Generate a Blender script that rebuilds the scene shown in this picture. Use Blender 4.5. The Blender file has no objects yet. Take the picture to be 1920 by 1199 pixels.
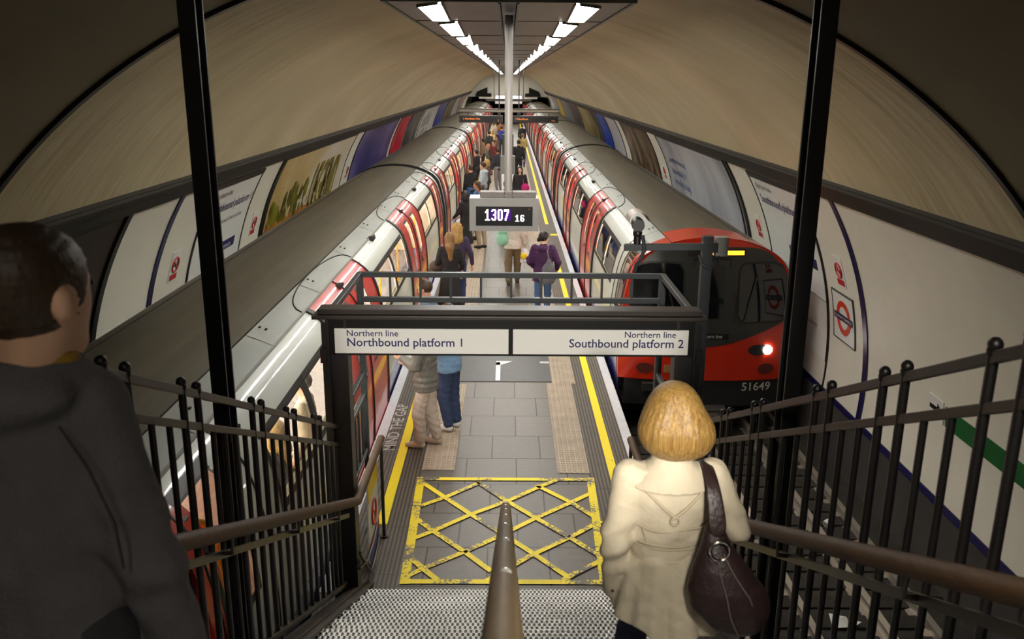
import bpy, bmesh, math, random
import numpy as np
from mathutils import Vector, Matrix

random.seed(7)
SC = bpy.context.scene
COL = SC.collection
PI = math.pi

# ------------------------------------------------------------------ camera, world, exposure
cam_data = bpy.data.cameras.new('camera')
cam = bpy.data.objects.new('camera', cam_data)
COL.objects.link(cam)
cam_data.sensor_fit = 'HORIZONTAL'
cam_data.sensor_width = 36.0
cam_data.lens = 30.40
cam_data.clip_start = 0.05
cam_data.clip_end = 300
_pitch, _f = math.radians(15.494), 1621.29
_vp = Vector((953 - 960, 150 - 599.5, _f)).normalized()
_dn = Vector((915 - 960, 6448 - 599.5, _f)).normalized()
_x = _vp.cross(-_dn)
_R = Matrix((_x, _vp, -_dn))              # world = R @ (right, down, forward)
_right, _up, _back = _R.col[0], -_R.col[1], -_R.col[2]
cam.matrix_world = Matrix(((_right[0], _up[0], _back[0], 0.0),
                           (_right[1], _up[1], _back[1], 0.0),
                           (_right[2], _up[2], _back[2], 4.5),
                           (0, 0, 0, 1)))
cam_data.dof.use_dof = True
cam_data.dof.focus_distance = 9.0
cam_data.dof.aperture_fstop = 4.5
SC.camera = cam

world = bpy.data.worlds.new('world')
SC.world = world
world.use_nodes = True
world.node_tree.nodes['Background'].inputs[0].default_value = (0.9, 0.85, 0.7, 1)
world.node_tree.nodes['Background'].inputs[1].default_value = 0.0

SC.view_settings.view_transform = 'Standard'
SC.view_settings.look = 'None'
SC.view_settings.exposure = 0.85
SC.view_settings.gamma = 1.0
SC.view_settings.use_curve_mapping = False
SC.cycles.max_bounces = 8
SC.cycles.diffuse_bounces = 4
SC.cycles.glossy_bounces = 4
SC.cycles.transparent_max_bounces = 12
SC.cycles.caustics_reflective = False
SC.cycles.caustics_refractive = False
SC.cycles.sample_clamp_indirect = 4.0
try:
    SC.cycles.use_denoising = True
except Exception:
    pass

LAMP_POWER = 19.0         # canopy diffusers
TRAIN_POWER = 34.0         # carriage ceiling strips
FILL_SPOT_POWER = 1.0       # unseen spots added to light the gate signs and coat
STAIR_POWER = 30.0         # battens over the stair landing
HALL_FILL_POWER = 14.0         # fill lamps added in the unseen passage behind the stair head

# ------------------------------------------------------------------ materials
def srgb(r, g, b):
    def c(v):
        v /= 255.0
        return v / 12.92 if v <= 0.04045 else ((v + 0.055) / 1.055) ** 2.4
    return (c(r), c(g), c(b), 1.0)

MATS = {}
def mat(name, col, rough=0.5, metal=0.0, noise=0.0, nscale=6.0, bump=0.0, bscale=40.0,
        stretch=(1, 1, 1), emit=0.0, spec=0.5, coat=0.0, col2=None):
    if name in MATS:
        return MATS[name]
    m = bpy.data.materials.new(name)
    m.use_nodes = True
    nt = m.node_tree
    b = nt.nodes['Principled BSDF']
    b.inputs['Base Color'].default_value = col
    b.inputs['Roughness'].default_value = rough
    b.inputs['Metallic'].default_value = metal
    b.inputs['Specular IOR Level'].default_value = spec
    if coat:
        b.inputs['Coat Weight'].default_value = coat
        b.inputs['Coat Roughness'].default_value = 0.06
    if emit:
        b.inputs['Emission Color'].default_value = col
        b.inputs['Emission Strength'].default_value = emit
    if noise or bump:
        tc = nt.nodes.new('ShaderNodeTexCoord')
        mp = nt.nodes.new('ShaderNodeMapping')
        mp.inputs['Scale'].default_value = stretch
        nt.links.new(tc.outputs['Object'], mp.inputs['Vector'])
    if noise:
        n = nt.nodes.new('ShaderNodeTexNoise')
        n.inputs['Scale'].default_value = nscale
        n.inputs['Detail'].default_value = 6
        n.inputs['Roughness'].default_value = 0.65
        nt.links.new(mp.outputs[0], n.inputs['Vector'])
        r = nt.nodes.new('ShaderNodeValToRGB')
        r.color_ramp.elements[0].position = 0.3
        r.color_ramp.elements[1].position = 0.72
        c2 = col2 if col2 else tuple(max(0, v * (1 - noise)) for v in col[:3]) + (1,)
        r.color_ramp.elements[0].color = c2
        r.color_ramp.elements[1].color = col
        nt.links.new(n.outputs['Fac'], r.inputs[0])
        nt.links.new(r.outputs[0], b.inputs['Base Color'])
    if bump:
        n2 = nt.nodes.new('ShaderNodeTexNoise')
        n2.inputs['Scale'].default_value = bscale
        n2.inputs['Detail'].default_value = 4
        nt.links.new(mp.outputs[0], n2.inputs['Vector'])
        bp = nt.nodes.new('ShaderNodeBump')
        bp.inputs['Strength'].default_value = bump
        bp.inputs['Distance'].default_value = 0.02
        nt.links.new(n2.outputs['Fac'], bp.inputs['Height'])
        nt.links.new(bp.outputs[0], b.inputs['Normal'])
    MATS[name] = m
    return m

def node(nt, kind, **kw):
    n = nt.nodes.new(kind)
    for k, v in kw.items():
        setattr(n, k, v)
    return n

def math_node(nt, op, a, b=None):
    n = nt.nodes.new('ShaderNodeMath'); n.operation = op
    for i, v in enumerate((a, b)):
        if v is None: continue
        if isinstance(v, (int, float)): n.inputs[i].default_value = v
        else: nt.links.new(v, n.inputs[i])
    return n.outputs[0]

def glass_mat(name, tint=(0.92, 0.95, 0.95, 1), gloss=0.12):
    if name in MATS: return MATS[name]
    m = bpy.data.materials.new(name); m.use_nodes = True
    nt = m.node_tree; nt.nodes.clear()
    out = node(nt, 'ShaderNodeOutputMaterial')
    tr = node(nt, 'ShaderNodeBsdfTransparent'); tr.inputs[0].default_value = tint
    gl = node(nt, 'ShaderNodeBsdfGlossy'); gl.inputs['Roughness'].default_value = 0.03
    fr = node(nt, 'ShaderNodeFresnel'); fr.inputs[0].default_value = 1.45
    mx = node(nt, 'ShaderNodeMixShader')
    nt.links.new(fr.outputs[0], mx.inputs[0])
    nt.links.new(tr.outputs[0], mx.inputs[1]); nt.links.new(gl.outputs[0], mx.inputs[2])
    nt.links.new(mx.outputs[0], out.inputs[0])
    MATS[name] = m
    return m

def emis(name, col, strength):
    if name in MATS: return MATS[name]
    m = bpy.data.materials.new(name); m.use_nodes = True
    nt = m.node_tree; nt.nodes.clear()
    out = node(nt, 'ShaderNodeOutputMaterial')
    e = node(nt, 'ShaderNodeEmission')
    e.inputs[0].default_value = col; e.inputs[1].default_value = strength
    nt.links.new(e.outputs[0], out.inputs[0])
    MATS[name] = m
    return m

# ------------------------------------------------------------------ mesh helpers
def wloc(o):
    return o.location if o is not None else Vector((0, 0, 0))

class MB:
    """collects shapes and links them as ONE mesh object"""
    def __init__(self):
        self.v = []; self.f = []; self.m = []
    def add(self, verts, faces, mi=0):
        n = len(self.v)
        self.v.extend([tuple(p) for p in verts])
        self.f.extend([tuple(i + n for i in fc) for fc in faces])
        self.m.extend([mi] * len(faces))
        return self
    def box(self, x0, x1, y0, y1, z0, z1, mi=0):
        vs = [(x0, y0, z0), (x1, y0, z0), (x1, y1, z0), (x0, y1, z0),
              (x0, y0, z1), (x1, y0, z1), (x1, y1, z1), (x0, y1, z1)]
        return self.add(vs, [(0, 3, 2, 1), (4, 5, 6, 7), (0, 1, 5, 4), (1, 2, 6, 5), (2, 3, 7, 6), (3, 0, 4, 7)], mi)
    def bar(self, p0, p1, w, h, up=(0, 0, 1), mi=0):
        p0, p1 = Vector(p0), Vector(p1)
        d = (p1 - p0).normalized(); up = Vector(up)
        if abs(d.dot(up)) > 0.99: up = Vector((0, 1, 0))
        r = d.cross(up).normalized() * w / 2; u = r.cross(d).normalized() * h / 2
        vs = [p0 - r - u, p0 + r - u, p0 + r + u, p0 - r + u, p1 - r - u, p1 + r - u, p1 + r + u, p1 - r + u]
        return self.add(vs, [(3, 2, 1, 0), (4, 5, 6, 7), (0, 1, 5, 4), (1, 2, 6, 5), (2, 3, 7, 6), (3, 0, 4, 7)], mi)
    def tube(self, pts, r, n=10, mi=0, closed=False, caps=True, flat=1.0):
        pts = [Vector(p) for p in pts]
        rs = r if isinstance(r, (list, tuple)) else [r] * len(pts)
        rings = []
        N = len(pts)
        prev = None
        for i, p in enumerate(pts):
            if closed: d = pts[(i + 1) % N] - pts[i - 1]
            elif i == 0: d = pts[1] - pts[0]
            elif i == N - 1: d = pts[-1] - pts[-2]
            else: d = pts[i + 1] - pts[i - 1]
            d.normalize()
            if prev is None:
                a = Vector((0, 0, 1)) if abs(d.z) < 0.9 else Vector((1, 0, 0))
                s = d.cross(a).normalized()
            else:
                s = (prev - d * prev.dot(d)).normalized()
            prev = s
            t = d.cross(s)
            rings.append([p + (s * math.cos(2 * PI * k / n) + t * math.sin(2 * PI * k / n) * flat) * rs[i] for k in range(n)])
        vs = [v for rg in rings for v in rg]
        fs = []
        last = N if closed else N - 1
        for i in range(last):
            a, b = i * n, ((i + 1) % N) * n
            for k in range(n):
                k2 = (k + 1) % n
                fs.append((a + k, a + k2, b + k2, b + k))
        if caps and not closed:
            fs.append(tuple(range(n - 1, -1, -1)))
            fs.append(tuple((N - 1) * n + k for k in range(n)))
        return self.add(vs, fs, mi)
    def ball(self, c, r, n=10, m=6, mi=0, sc=(1, 1, 1)):
        vs = [(c[0], c[1], c[2] + r * sc[2])]
        for i in range(1, m):
            a = PI * i / m
            for k in range(n):
                b = 2 * PI * k / n
                vs.append((c[0] + r * sc[0] * math.sin(a) * math.cos(b), c[1] + r * sc[1] * math.sin(a) * math.sin(b), c[2] + r * sc[2] * math.cos(a)))
        vs.append((c[0], c[1], c[2] - r * sc[2]))
        fs = []
        for k in range(n): fs.append((0, 1 + k, 1 + (k + 1) % n))
        for i in range(m - 2):
            for k in range(n):
                a = 1 + i * n; b = a + n; k2 = (k + 1) % n
                fs.append((a + k, b + k, b + k2, a + k2))
        L = len(vs) - 1; a = 1 + (m - 2) * n
        for k in range(n): fs.append((a + k, L, a + (k + 1) % n))
        return self.add(vs, fs, mi)
    def grid(self, fn, us, vs_, mi=None, skip=None):
        """fn(u,v)->point; quads over breakpoints; skip(um,vm) drops, mi(um,vm) picks slot"""
        nu, nv = len(us), len(vs_)
        base = len(self.v)
        for u in us:
            for v in vs_:
                self.v.append(tuple(fn(u, v)))
        for i in range(nu - 1):
            for j in range(nv - 1):
                um, vm = (us[i] + us[i + 1]) / 2, (vs_[j] + vs_[j + 1]) / 2
                if skip and skip(um, vm): continue
                self.f.append((base + i * nv + j, base + (i + 1) * nv + j, base + (i + 1) * nv + j + 1, base + i * nv + j + 1))
                self.m.append(mi(um, vm) if callable(mi) else (mi or 0))
        return self
    def prism(self, poly, fn, d0, d1, mi=0):
        """poly of 2-D points; fn(a,b,d)->3-D; extruded from d0 to d1"""
        n = len(poly)
        vs = [fn(a, b, d0) for a, b in poly] + [fn(a, b, d1) for a, b in poly]
        fs = [tuple(range(n - 1, -1, -1)), tuple(range(n, 2 * n))]
        for k in range(n):
            k2 = (k + 1) % n
            fs.append((k, k2, n + k2, n + k))
        return self.add(vs, fs, mi)
    def build(self, name, mats, parent=None, smooth=False, local=False, bevel=0.0, fix=True):
        me = bpy.data.meshes.new(name)
        off = Vector((0, 0, 0))
        if parent is not None and not local:
            p = parent
            while p is not None:
                off = off + p.location; p = p.parent
        me.from_pydata([tuple(Vector(p) - off) for p in self.v], [], self.f)
        if not isinstance(mats, (list, tuple)): mats = [mats]
        for m in mats: me.materials.append(m)
        if len(mats) > 1:
            me.polygons.foreach_set('material_index', self.m)
        if fix:
            bm = bmesh.new(); bm.from_mesh(me)
            bmesh.ops.recalc_face_normals(bm, faces=bm.faces)
            bm.to_mesh(me); bm.free()
        if smooth:
            me.polygons.foreach_set('use_smooth', [True] * len(me.polygons))
            if smooth != 'all':
                try: me.set_sharp_from_angle(angle=math.radians(40))
                except Exception: pass
        me.update()
        o = bpy.data.objects.new(name, me)
        COL.objects.link(o)
        if parent is not None: o.parent = parent
        if bevel:
            md = o.modifiers.new('bevel', 'BEVEL'); md.width = bevel; md.segments = 2
            md.limit_method = 'ANGLE'
        return o

def tag(o, label=None, cat=None, group=None, kind=None):
    if label: o['label'] = label
    if cat: o['category'] = cat
    if group: o['group'] = group
    if kind: o['kind'] = kind
    return o

def empty(name, loc=(0, 0, 0), rz=0.0, parent=None):
    o = bpy.data.objects.new(name, None)
    o.empty_display_size = 0.1
    o.location = loc; o.rotation_euler = (0, 0, rz)
    COL.objects.link(o)
    if parent is not None: o.parent = parent
    return o

def copy_tree(o, parent=None):
    c = o.copy(); COL.objects.link(c)
    if parent is not None: c.parent = parent
    for ch in list(o.children): copy_tree(ch, c)
    return c

_FONTCACHE = {}
def text_geo(body, size=1.0, align='LEFT', bold=0.0, spacing=1.0):
    key = (body, align, bold, spacing)
    if key not in _FONTCACHE:
        cu = bpy.data.curves.new('lettering_curve', 'FONT')
        cu.body = body; cu.size = 1.0; cu.align_x = align
        cu.offset = bold; cu.resolution_u = 3; cu.space_character = spacing
        ob = bpy.data.objects.new('lettering_curve', cu)
        COL.objects.link(ob)
        dg = bpy.context.evaluated_depsgraph_get()
        me = bpy.data.meshes.new_from_object(ob.evaluated_get(dg))
        vs = [tuple(v.co) for v in me.vertices]; fs = [tuple(p.vertices) for p in me.polygons]
        bpy.data.objects.remove(ob); bpy.data.curves.remove(cu); bpy.data.meshes.remove(me)
        _FONTCACHE[key] = (vs, fs)
    vs, fs = _FONTCACHE[key]
    return [(x * size, y * size) for x, y, z in vs], fs

def text_into(mb, body, size, fn, align='LEFT', bold=0.0, mi=0, sx=1.0, spacing=1.0):
    vs, fs = text_geo(body, size, align, bold, spacing)
    mb.add([fn(x * sx, y) for x, y in vs], fs, mi)

# ------------------------------------------------------------------ signed-distance modelling (bodies, clothes, bags)
class SDF:
    def __init__(self, lo, hi, h):
        self.lo = np.array(lo, float); self.h = h
        n = np.ceil((np.array(hi, float) - self.lo) / h).astype(int) + 1
        ax = [self.lo[i] + h * np.arange(n[i]) for i in range(3)]
        self.X, self.Y, self.Z = np.meshgrid(*ax, indexing='ij')
        self.X = self.X.astype(np.float32); self.Y = self.Y.astype(np.float32); self.Z = self.Z.astype(np.float32)
        self.f = None
    def _u(self, g, k):
        if self.f is None: self.f = g; return
        if k <= 0: self.f = np.minimum(self.f, g); return
        hh = np.clip(0.5 + 0.5 * (self.f - g) / k, 0, 1)
        self.f = self.f * (1 - hh) + g * hh - k * hh * (1 - hh)
    def cap(self, a, ra, b, rb, k=0.03):
        a = np.array(a, float); b = np.array(b, float); d = b - a; L = max(float(d @ d), 1e-9)
        t = np.clip(((self.X - a[0]) * d[0] + (self.Y - a[1]) * d[1] + (self.Z - a[2]) * d[2]) / L, 0, 1)
        g = np.sqrt((self.X - a[0] - t * d[0]) ** 2 + (self.Y - a[1] - t * d[1]) ** 2 + (self.Z - a[2] - t * d[2]) ** 2) - (ra + (rb - ra) * t)
        self._u(g, k); return self
    def ell_g(self, c, r, yaw=0.0, tilt=0.0):
        x, y, z = self.X - c[0], self.Y - c[1], self.Z - c[2]
        if tilt:
            y, z = y * math.cos(tilt) + z * math.sin(tilt), -y * math.sin(tilt) + z * math.cos(tilt)
        if yaw:
            x, y = x * math.cos(yaw) + y * math.sin(yaw), -x * math.sin(yaw) + y * math.cos(yaw)
        k0 = np.sqrt((x / r[0]) ** 2 + (y / r[1]) ** 2 + (z / r[2]) ** 2)
        k1 = np.sqrt((x / r[0] ** 2) ** 2 + (y / r[1] ** 2) ** 2 + (z / r[2] ** 2) ** 2) + 1e-6
        return k0 * (k0 - 1) / k1
    def ell(self, c, r, k=0.03, yaw=0.0, tilt=0.0):
        self._u(self.ell_g(c, r, yaw, tilt), k); return self
    def loft(self, rows, k=0.03, fold=None):
        """rows: (z, rx, ry, cx, cy) from top to bottom or bottom to top; elliptical section; fold(theta, z)->radius factor"""
        rows = sorted(rows)
        zs = np.array([r[0] for r in rows]); cols = [np.interp(self.Z, zs, [r[i] for r in rows]).astype(np.float32) for i in range(1, 5)]
        x, y = self.X - cols[2], self.Y - cols[3]
        rx, ry = cols[0], cols[1]
        if fold is not None:
            th = np.arctan2(y, x); ff = fold(th, self.Z)
            rx, ry = rx * ff, ry * ff
        g = (np.sqrt((x / rx) ** 2 + (y / ry) ** 2 + 1e-9) - 1) * np.minimum(rx, ry)
        g = np.maximum(g, np.maximum(self.Z - zs[-1], zs[0] - self.Z))
        self._u(g, k); return self
    def cut(self, n, d):
        """keep the side where n.p < d"""
        g = self.X * n[0] + self.Y * n[1] + self.Z * n[2] - d
        self.f = np.maximum(self.f, g); return self
    def sub(self, g, k=0.0):
        self.f = np.maximum(self.f, -g); return self
    def rough(self, amp, scale, seed=0):
        rs = np.random.RandomState(seed)
        acc = 0
        for i in range(4):
            v = rs.normal(size=3) * scale * (1 + 0.5 * i); ph = rs.rand() * 6.28
            acc = acc + np.sin(self.X * v[0] + self.Y * v[1] + self.Z * v[2] + ph) / (1 + 0.4 * i)
        self.f = self.f + amp * acc; return self
    def mesh(self):
        f = self.f
        f = np.pad(f, 1, constant_values=1.0)
        lo = self.lo - self.h
        ins = f < 0
        nx, ny, nz = f.shape
        cnt = np.zeros((nx - 1, ny - 1, nz - 1), np.float32); acc = np.zeros((nx - 1, ny - 1, nz - 1, 3), np.float32)
        sl = lambda a, o: a[o[0]:nx - 1 + o[0], o[1]:ny - 1 + o[1], o[2]:nz - 1 + o[2]]
        for ax in range(3):
            others = [i for i in range(3) if i != ax]
            for o1 in (0, 1):
                for o2 in (0, 1):
                    A = [0, 0, 0]; A[others[0]] = o1; A[others[1]] = o2
                    B = list(A); B[ax] = 1
                    fa, fb = sl(f, A), sl(f, B)
                    cr = (fa < 0) != (fb < 0)
                    t = np.where(cr, fa / np.where(cr, fa - fb, 1), 0)
                    for c in range(3):
                        acc[..., c] += np.where(cr, (t if c == ax else A[c]), 0)
                    cnt += cr
        idx = np.argwhere(cnt > 0)
        ids = -np.ones(cnt.shape, np.int64)
        ids[tuple(idx.T)] = np.arange(len(idx))
        P = (idx + acc[tuple(idx.T)] / cnt[tuple(idx.T)][:, None]) * self.h + lo
        quads = []
        for ax in range(3):
            o = [(1, 2), (2, 0), (0, 1)][ax]
            sA = [slice(None)] * 3; sB = [slice(None)] * 3
            sA[ax] = slice(0, -1); sB[ax] = slice(1, None)
            a, b = ins[tuple(sA)], ins[tuple(sB)]
            e = np.argwhere(a != b)
            ok = (e[:, o[0]] > 0) & (e[:, o[1]] > 0) & (e[:, o[0]] < f.shape[o[0]] - 1) & (e[:, o[1]] < f.shape[o[1]] - 1)
            e = e[ok]
            if len(e) == 0: continue
            def at(d0, d1):
                q = e.copy(); q[:, o[0]] -= d0; q[:, o[1]] -= d1
                return ids[q[:, 0], q[:, 1], q[:, 2]]
            q = np.stack([at(1, 1), at(0, 1), at(0, 0), at(1, 0)], 1)
            flip = ~a[e[:, 0], e[:, 1], e[:, 2]]
            q[flip] = q[flip][:, ::-1]
            quads.append(q)
        Q = np.concatenate(quads) if quads else np.zeros((0, 4), int)
        return P, Q

def sdf_obj(name, s, m, parent, extra=None, relax=2):
    P, Q = s.mesh()
    if relax and len(Q):
        E = np.concatenate([Q[:, [0, 1]], Q[:, [1, 2]], Q[:, [2, 3]], Q[:, [3, 0]]])
        for _ in range(relax):
            S = np.zeros_like(P); n = np.zeros(len(P))
            np.add.at(S, E[:, 0], P[E[:, 1]]); np.add.at(n, E[:, 0], 1)
            np.add.at(S, E[:, 1], P[E[:, 0]]); np.add.at(n, E[:, 1], 1)
            P = 0.5 * P + 0.5 * S / np.maximum(n, 1)[:, None]
    me = bpy.data.meshes.new(name)
    vs = P.tolist(); fs = Q.tolist()
    if extra is not None:
        k = len(vs); vs += [tuple(p) for p in extra.v]; fs += [tuple(i + k for i in q) for q in extra.f]
    me.from_pydata(vs, [], fs)
    me.polygons.foreach_set('use_smooth', [True] * len(me.polygons))
    me.materials.append(m); me.update()
    o = bpy.data.objects.new(name, me); COL.objects.link(o)
    if parent is not None: o.parent = parent
    return o
# ------------------------------------------------------------------ tunnel shell
TR, TZ = 4.75, 0.59                 # tunnel radius and centre height
Y_NEAR, Y_FAR = -4.0, 110.0
def ang(z): return math.asin((z - TZ) / TR)
def wall_pt(side, y, z, off=0.0):
    a = ang(z)
    return (side * (TR - off) * math.cos(a), y, TZ + (TR - off) * math.sin(a))
def wall_map(side, y0, z0, off):
    """lettering on a curved wall: x runs to the reader's right, y climbs the wall"""
    a0 = ang(z0)
    sgn = 1 if side < 0 else -1
    def fn(x, v):
        a = a0 + v / TR
        return (side * (TR - off) * math.cos(a), y0 + sgn * x, TZ + (TR - off) * math.sin(a))
    return fn
def lin(a, b, n): return [a + (b - a) * i / n for i in range(n + 1)]
def patch(side, y0, y1, z0, z1, off, n=14, mb=None, mi=0):
    """a thin panel that follows the curve of the wall, with edges back to the wall"""
    mb = mb or MB()
    a0, a1 = ang(z0), ang(z1)
    pt = lambda y, a, o: (side * (TR - o) * math.cos(a), y, TZ + (TR - o) * math.sin(a))
    mb.grid(lambda y, a: pt(y, a, off), lin(y0, y1, 2), lin(a0, a1, n), mi)
    for y in (y0, y1):
        mb.grid(lambda o, a: pt(y, a, o), [0.001, off], lin(a0, a1, n), mi)
    for a in (a0, a1):
        mb.grid(lambda o, y: pt(y, a, o), [0.001, off], [y0, y1], mi)
    return mb

# ring plaster: cream paint, uneven in rings
def plaster():
    m = mat('cream_tunnel_paint', srgb(206, 190, 150), rough=0.55)
    nt = m.node_tree; b = nt.nodes['Principled BSDF']
    tc = node(nt, 'ShaderNodeTexCoord'); mp = node(nt, 'ShaderNodeMapping')
    mp.inputs['Scale'].default_value = (0.35, 2.2, 0.35)
    nt.links.new(tc.outputs['Object'], mp.inputs[0])
    n = node(nt, 'ShaderNodeTexNoise'); n.inputs['Scale'].default_value = 1.4; n.inputs['Detail'].default_value = 5
    nt.links.new(mp.outputs[0], n.inputs['Vector'])
    n2 = node(nt, 'ShaderNodeTexNoise'); n2.inputs['Scale'].default_value = 0.5; n2.inputs['Detail'].default_value = 5
    nt.links.new(tc.outputs['Object'], n2.inputs['Vector'])
    r = node(nt, 'ShaderNodeValToRGB')
    r.color_ramp.elements[0].color = srgb(182, 169, 134); r.color_ramp.elements[1].color = srgb(208, 196, 162)
    r.color_ramp.elements[0].position = 0.3; r.color_ramp.elements[1].position = 0.7
    nt.links.new(n2.outputs['Fac'], r.inputs[0]); nt.links.new(r.outputs[0], b.inputs['Base Color'])
    bp = node(nt, 'ShaderNodeBump'); bp.inputs['Strength'].default_value = 0.8; bp.inputs['Distance'].default_value = 0.07
    nt.links.new(n.outputs['Fac'], bp.inputs['Height']); nt.links.new(bp.outputs[0], b.inputs['Normal'])
    return m
M_PLASTER = plaster()
M_PANEL = mat('cream_enamel_panel', srgb(222, 218, 204), rough=0.5, noise=0.06, nscale=2.0)
M_BAND = mat('dark_cable_band', srgb(26, 22, 17), rough=0.55, noise=0.4, nscale=8)
M_BROWN = mat('dark_brown_board', srgb(44, 32, 24), rough=0.6, noise=0.3, nscale=3)
M_NAVY = mat('navy_enamel', srgb(26, 22, 70), rough=0.3)
M_BLACK = mat('black_gloss_strip', srgb(14, 13, 14), rough=0.35)
M_PIT = mat('sooty_concrete', srgb(62, 58, 52), rough=0.9, noise=0.5, nscale=3, bump=0.3)
M_TRACKWALL = mat('dark_trackside_wall', srgb(58, 54, 52), rough=0.8, noise=0.35, nscale=4)

Z_BAND0, Z_BAND1, Z_BASE = 3.12, 3.36, 0.03
a0, a1 = ang(Z_BAND1), PI - ang(Z_BAND1)
mb = MB()
mb.grid(lambda y, a: (TR * math.cos(a), y, TZ + TR * math.sin(a)), [Y_NEAR, 0, 3, 6.03] + lin(9, Y_FAR, 36), lin(a0, a1, 48), mi=lambda y, a: 1 if y < 6 else 0)  # greyer near lining, its colour also darkened to imitate the dim near vault
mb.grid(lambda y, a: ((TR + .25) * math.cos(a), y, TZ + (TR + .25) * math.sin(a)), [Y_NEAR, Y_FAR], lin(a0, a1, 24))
tag(mb.build('ceiling', [M_PLASTER, mat('darkened_grey_olive_lining', srgb(132, 124, 100), rough=.7, noise=.15, nscale=1.5)], smooth='all', fix=False), 'cream painted barrel vault of the tunnel above both trains', kind='structure')
# black ring joint
mb = MB()
yr = 6.0
mb.grid(lambda y, a: ((TR - .03) * math.cos(a), y, TZ + (TR - .03) * math.sin(a)), [yr, yr + .075], lin(a0, a1, 60))
for y in (yr, yr + .075):
    mb.grid(lambda o, a: ((TR - o) * math.cos(a), y, TZ + (TR - o) * math.sin(a)), [0, .03], lin(a0, a1, 60))
tag(mb.build('trim_1', M_BLACK, smooth=True), 'thin black ring joint arching across the near part of the vault', kind='structure')

for side, nm, yb in ((-1, 'left', 9.27), (1, 'right', 6.5)):
    mb = MB()
    mb.grid(lambda y, a: (side * TR * math.cos(a), y, TZ + TR * math.sin(a)), [Y_NEAR, yb, 40, Y_FAR], lin(ang(Z_BASE), ang(Z_BAND1), 30),
            mi=lambda y, a: 0 if y > yb else 1)
    mb.grid(lambda y, a: (side * (TR + .25) * math.cos(a), y, TZ + (TR + .25) * math.sin(a)), [Y_NEAR, Y_FAR], lin(ang(Z_BASE), ang(Z_BAND1), 12))
    tag(mb.build('wall_' + nm, [M_PANEL, M_BROWN], smooth='all', fix=False),
        'curved cream enamel panel wall behind the %s track' % nm, kind='structure')
    mb = MB(); patch(side, Y_NEAR, Y_FAR, Z_BAND0, Z_BAND1, 0.05, n=4, mb=mb)
    patch(side, Y_NEAR, Y_FAR, 3.30, 3.35, 0.09, n=2, mb=mb)
    tag(mb.build('trim_%d' % (2 if side < 0 else 3), M_BAND, smooth=True), 'dark cable band running along the top of the %s wall panels' % nm, kind='structure')
    mb = MB(); patch(side, yb, Y_FAR, Z_BASE, 0.12, 0.015, n=2, mb=mb)
    tag(mb.build('baseboard_' + nm, M_NAVY), 'navy strip along the foot of the %s wall panels' % nm, kind='structure')
    mb = MB(); mb.box(side * 4.70, side * 5.0, Y_NEAR, Y_FAR, -1.0, Z_BASE) if side > 0 else mb.box(-5.0, -4.70, Y_NEAR, Y_FAR, -1.0, Z_BASE)
    tag(mb.build('trackside_wall', M_TRACKWALL), 'dark low wall between the %s rails and the enamel panels' % nm, kind='structure')
    # navy pilaster strip and the edge where panels begin
    mb = MB(); patch(side, 10.74, 10.87, Z_BASE, Z_BAND0, 0.02, n=20, mb=mb)
    tag(mb.build('trim_%d' % (4 if side < 0 else 5), M_NAVY, smooth=True), 'navy vertical strip between two %s wall panels' % nm, kind='structure')
    mb = MB(); patch(side, yb - .12, yb, Z_BASE, Z_BAND0, 0.03, n=20, mb=mb)
    tag(mb.build('trim_%d' % (6 if side < 0 else 7), M_BLACK, smooth=True), 'black edge strip where the %s enamel panels begin' % nm, kind='structure')

# track pits
for side, nm in ((-1, 'left'), (1, 'right')):
    mb = MB()
    x0, x1 = (1.4, 4.9) if side > 0 else (-4.9, -1.4)
    mb.box(x0, x1, Y_NEAR, Y_FAR, -1.05, -0.82)
    tag(mb.build('track_bed', M_PIT), 'dark sooty track bed under the %s rails' % nm, kind='structure')
# end walls
M_ENDWALL = mat('white_end_wall', srgb(226, 226, 214), rough=0.4)
M_DARK = mat('tunnel_dark', srgb(22, 20, 18), rough=0.9)
mb = MB()
n = 32
arc = [(TR * math.cos(a), TZ + TR * math.sin(a)) for a in lin(-0.3, PI + 0.3, n)]
hall_x, hall_z0, hall_z1 = 1.42, 2.90, 5.02
for part in ([p for p in arc if p[0] < -hall_x] + [(-hall_x, 5.2), (-hall_x, -.8)], [(hall_x, -.8), (hall_x, 5.2)] + [p for p in arc if p[0] > hall_x][::-1][::-1]):
    cx = sum(p[0] for p in part) / len(part); cz = sum(p[1] for p in part) / len(part)
    part = sorted(part, key=lambda p: math.atan2(p[1] - cz, p[0] - cx))
    mb.prism(part, lambda a, b, d: (a, d, b), Y_NEAR, Y_NEAR - .3)
mb.box(-hall_x, hall_x, Y_NEAR - .3, Y_NEAR, -.8, hall_z0 - .05); mb.box(-hall_x, hall_x, Y_NEAR - .3, Y_NEAR, hall_z1, 5.4)
tag(mb.build('wall_back', M_BROWN), 'dark wall around the passage behind the head of the stairs', kind='structure')
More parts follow.
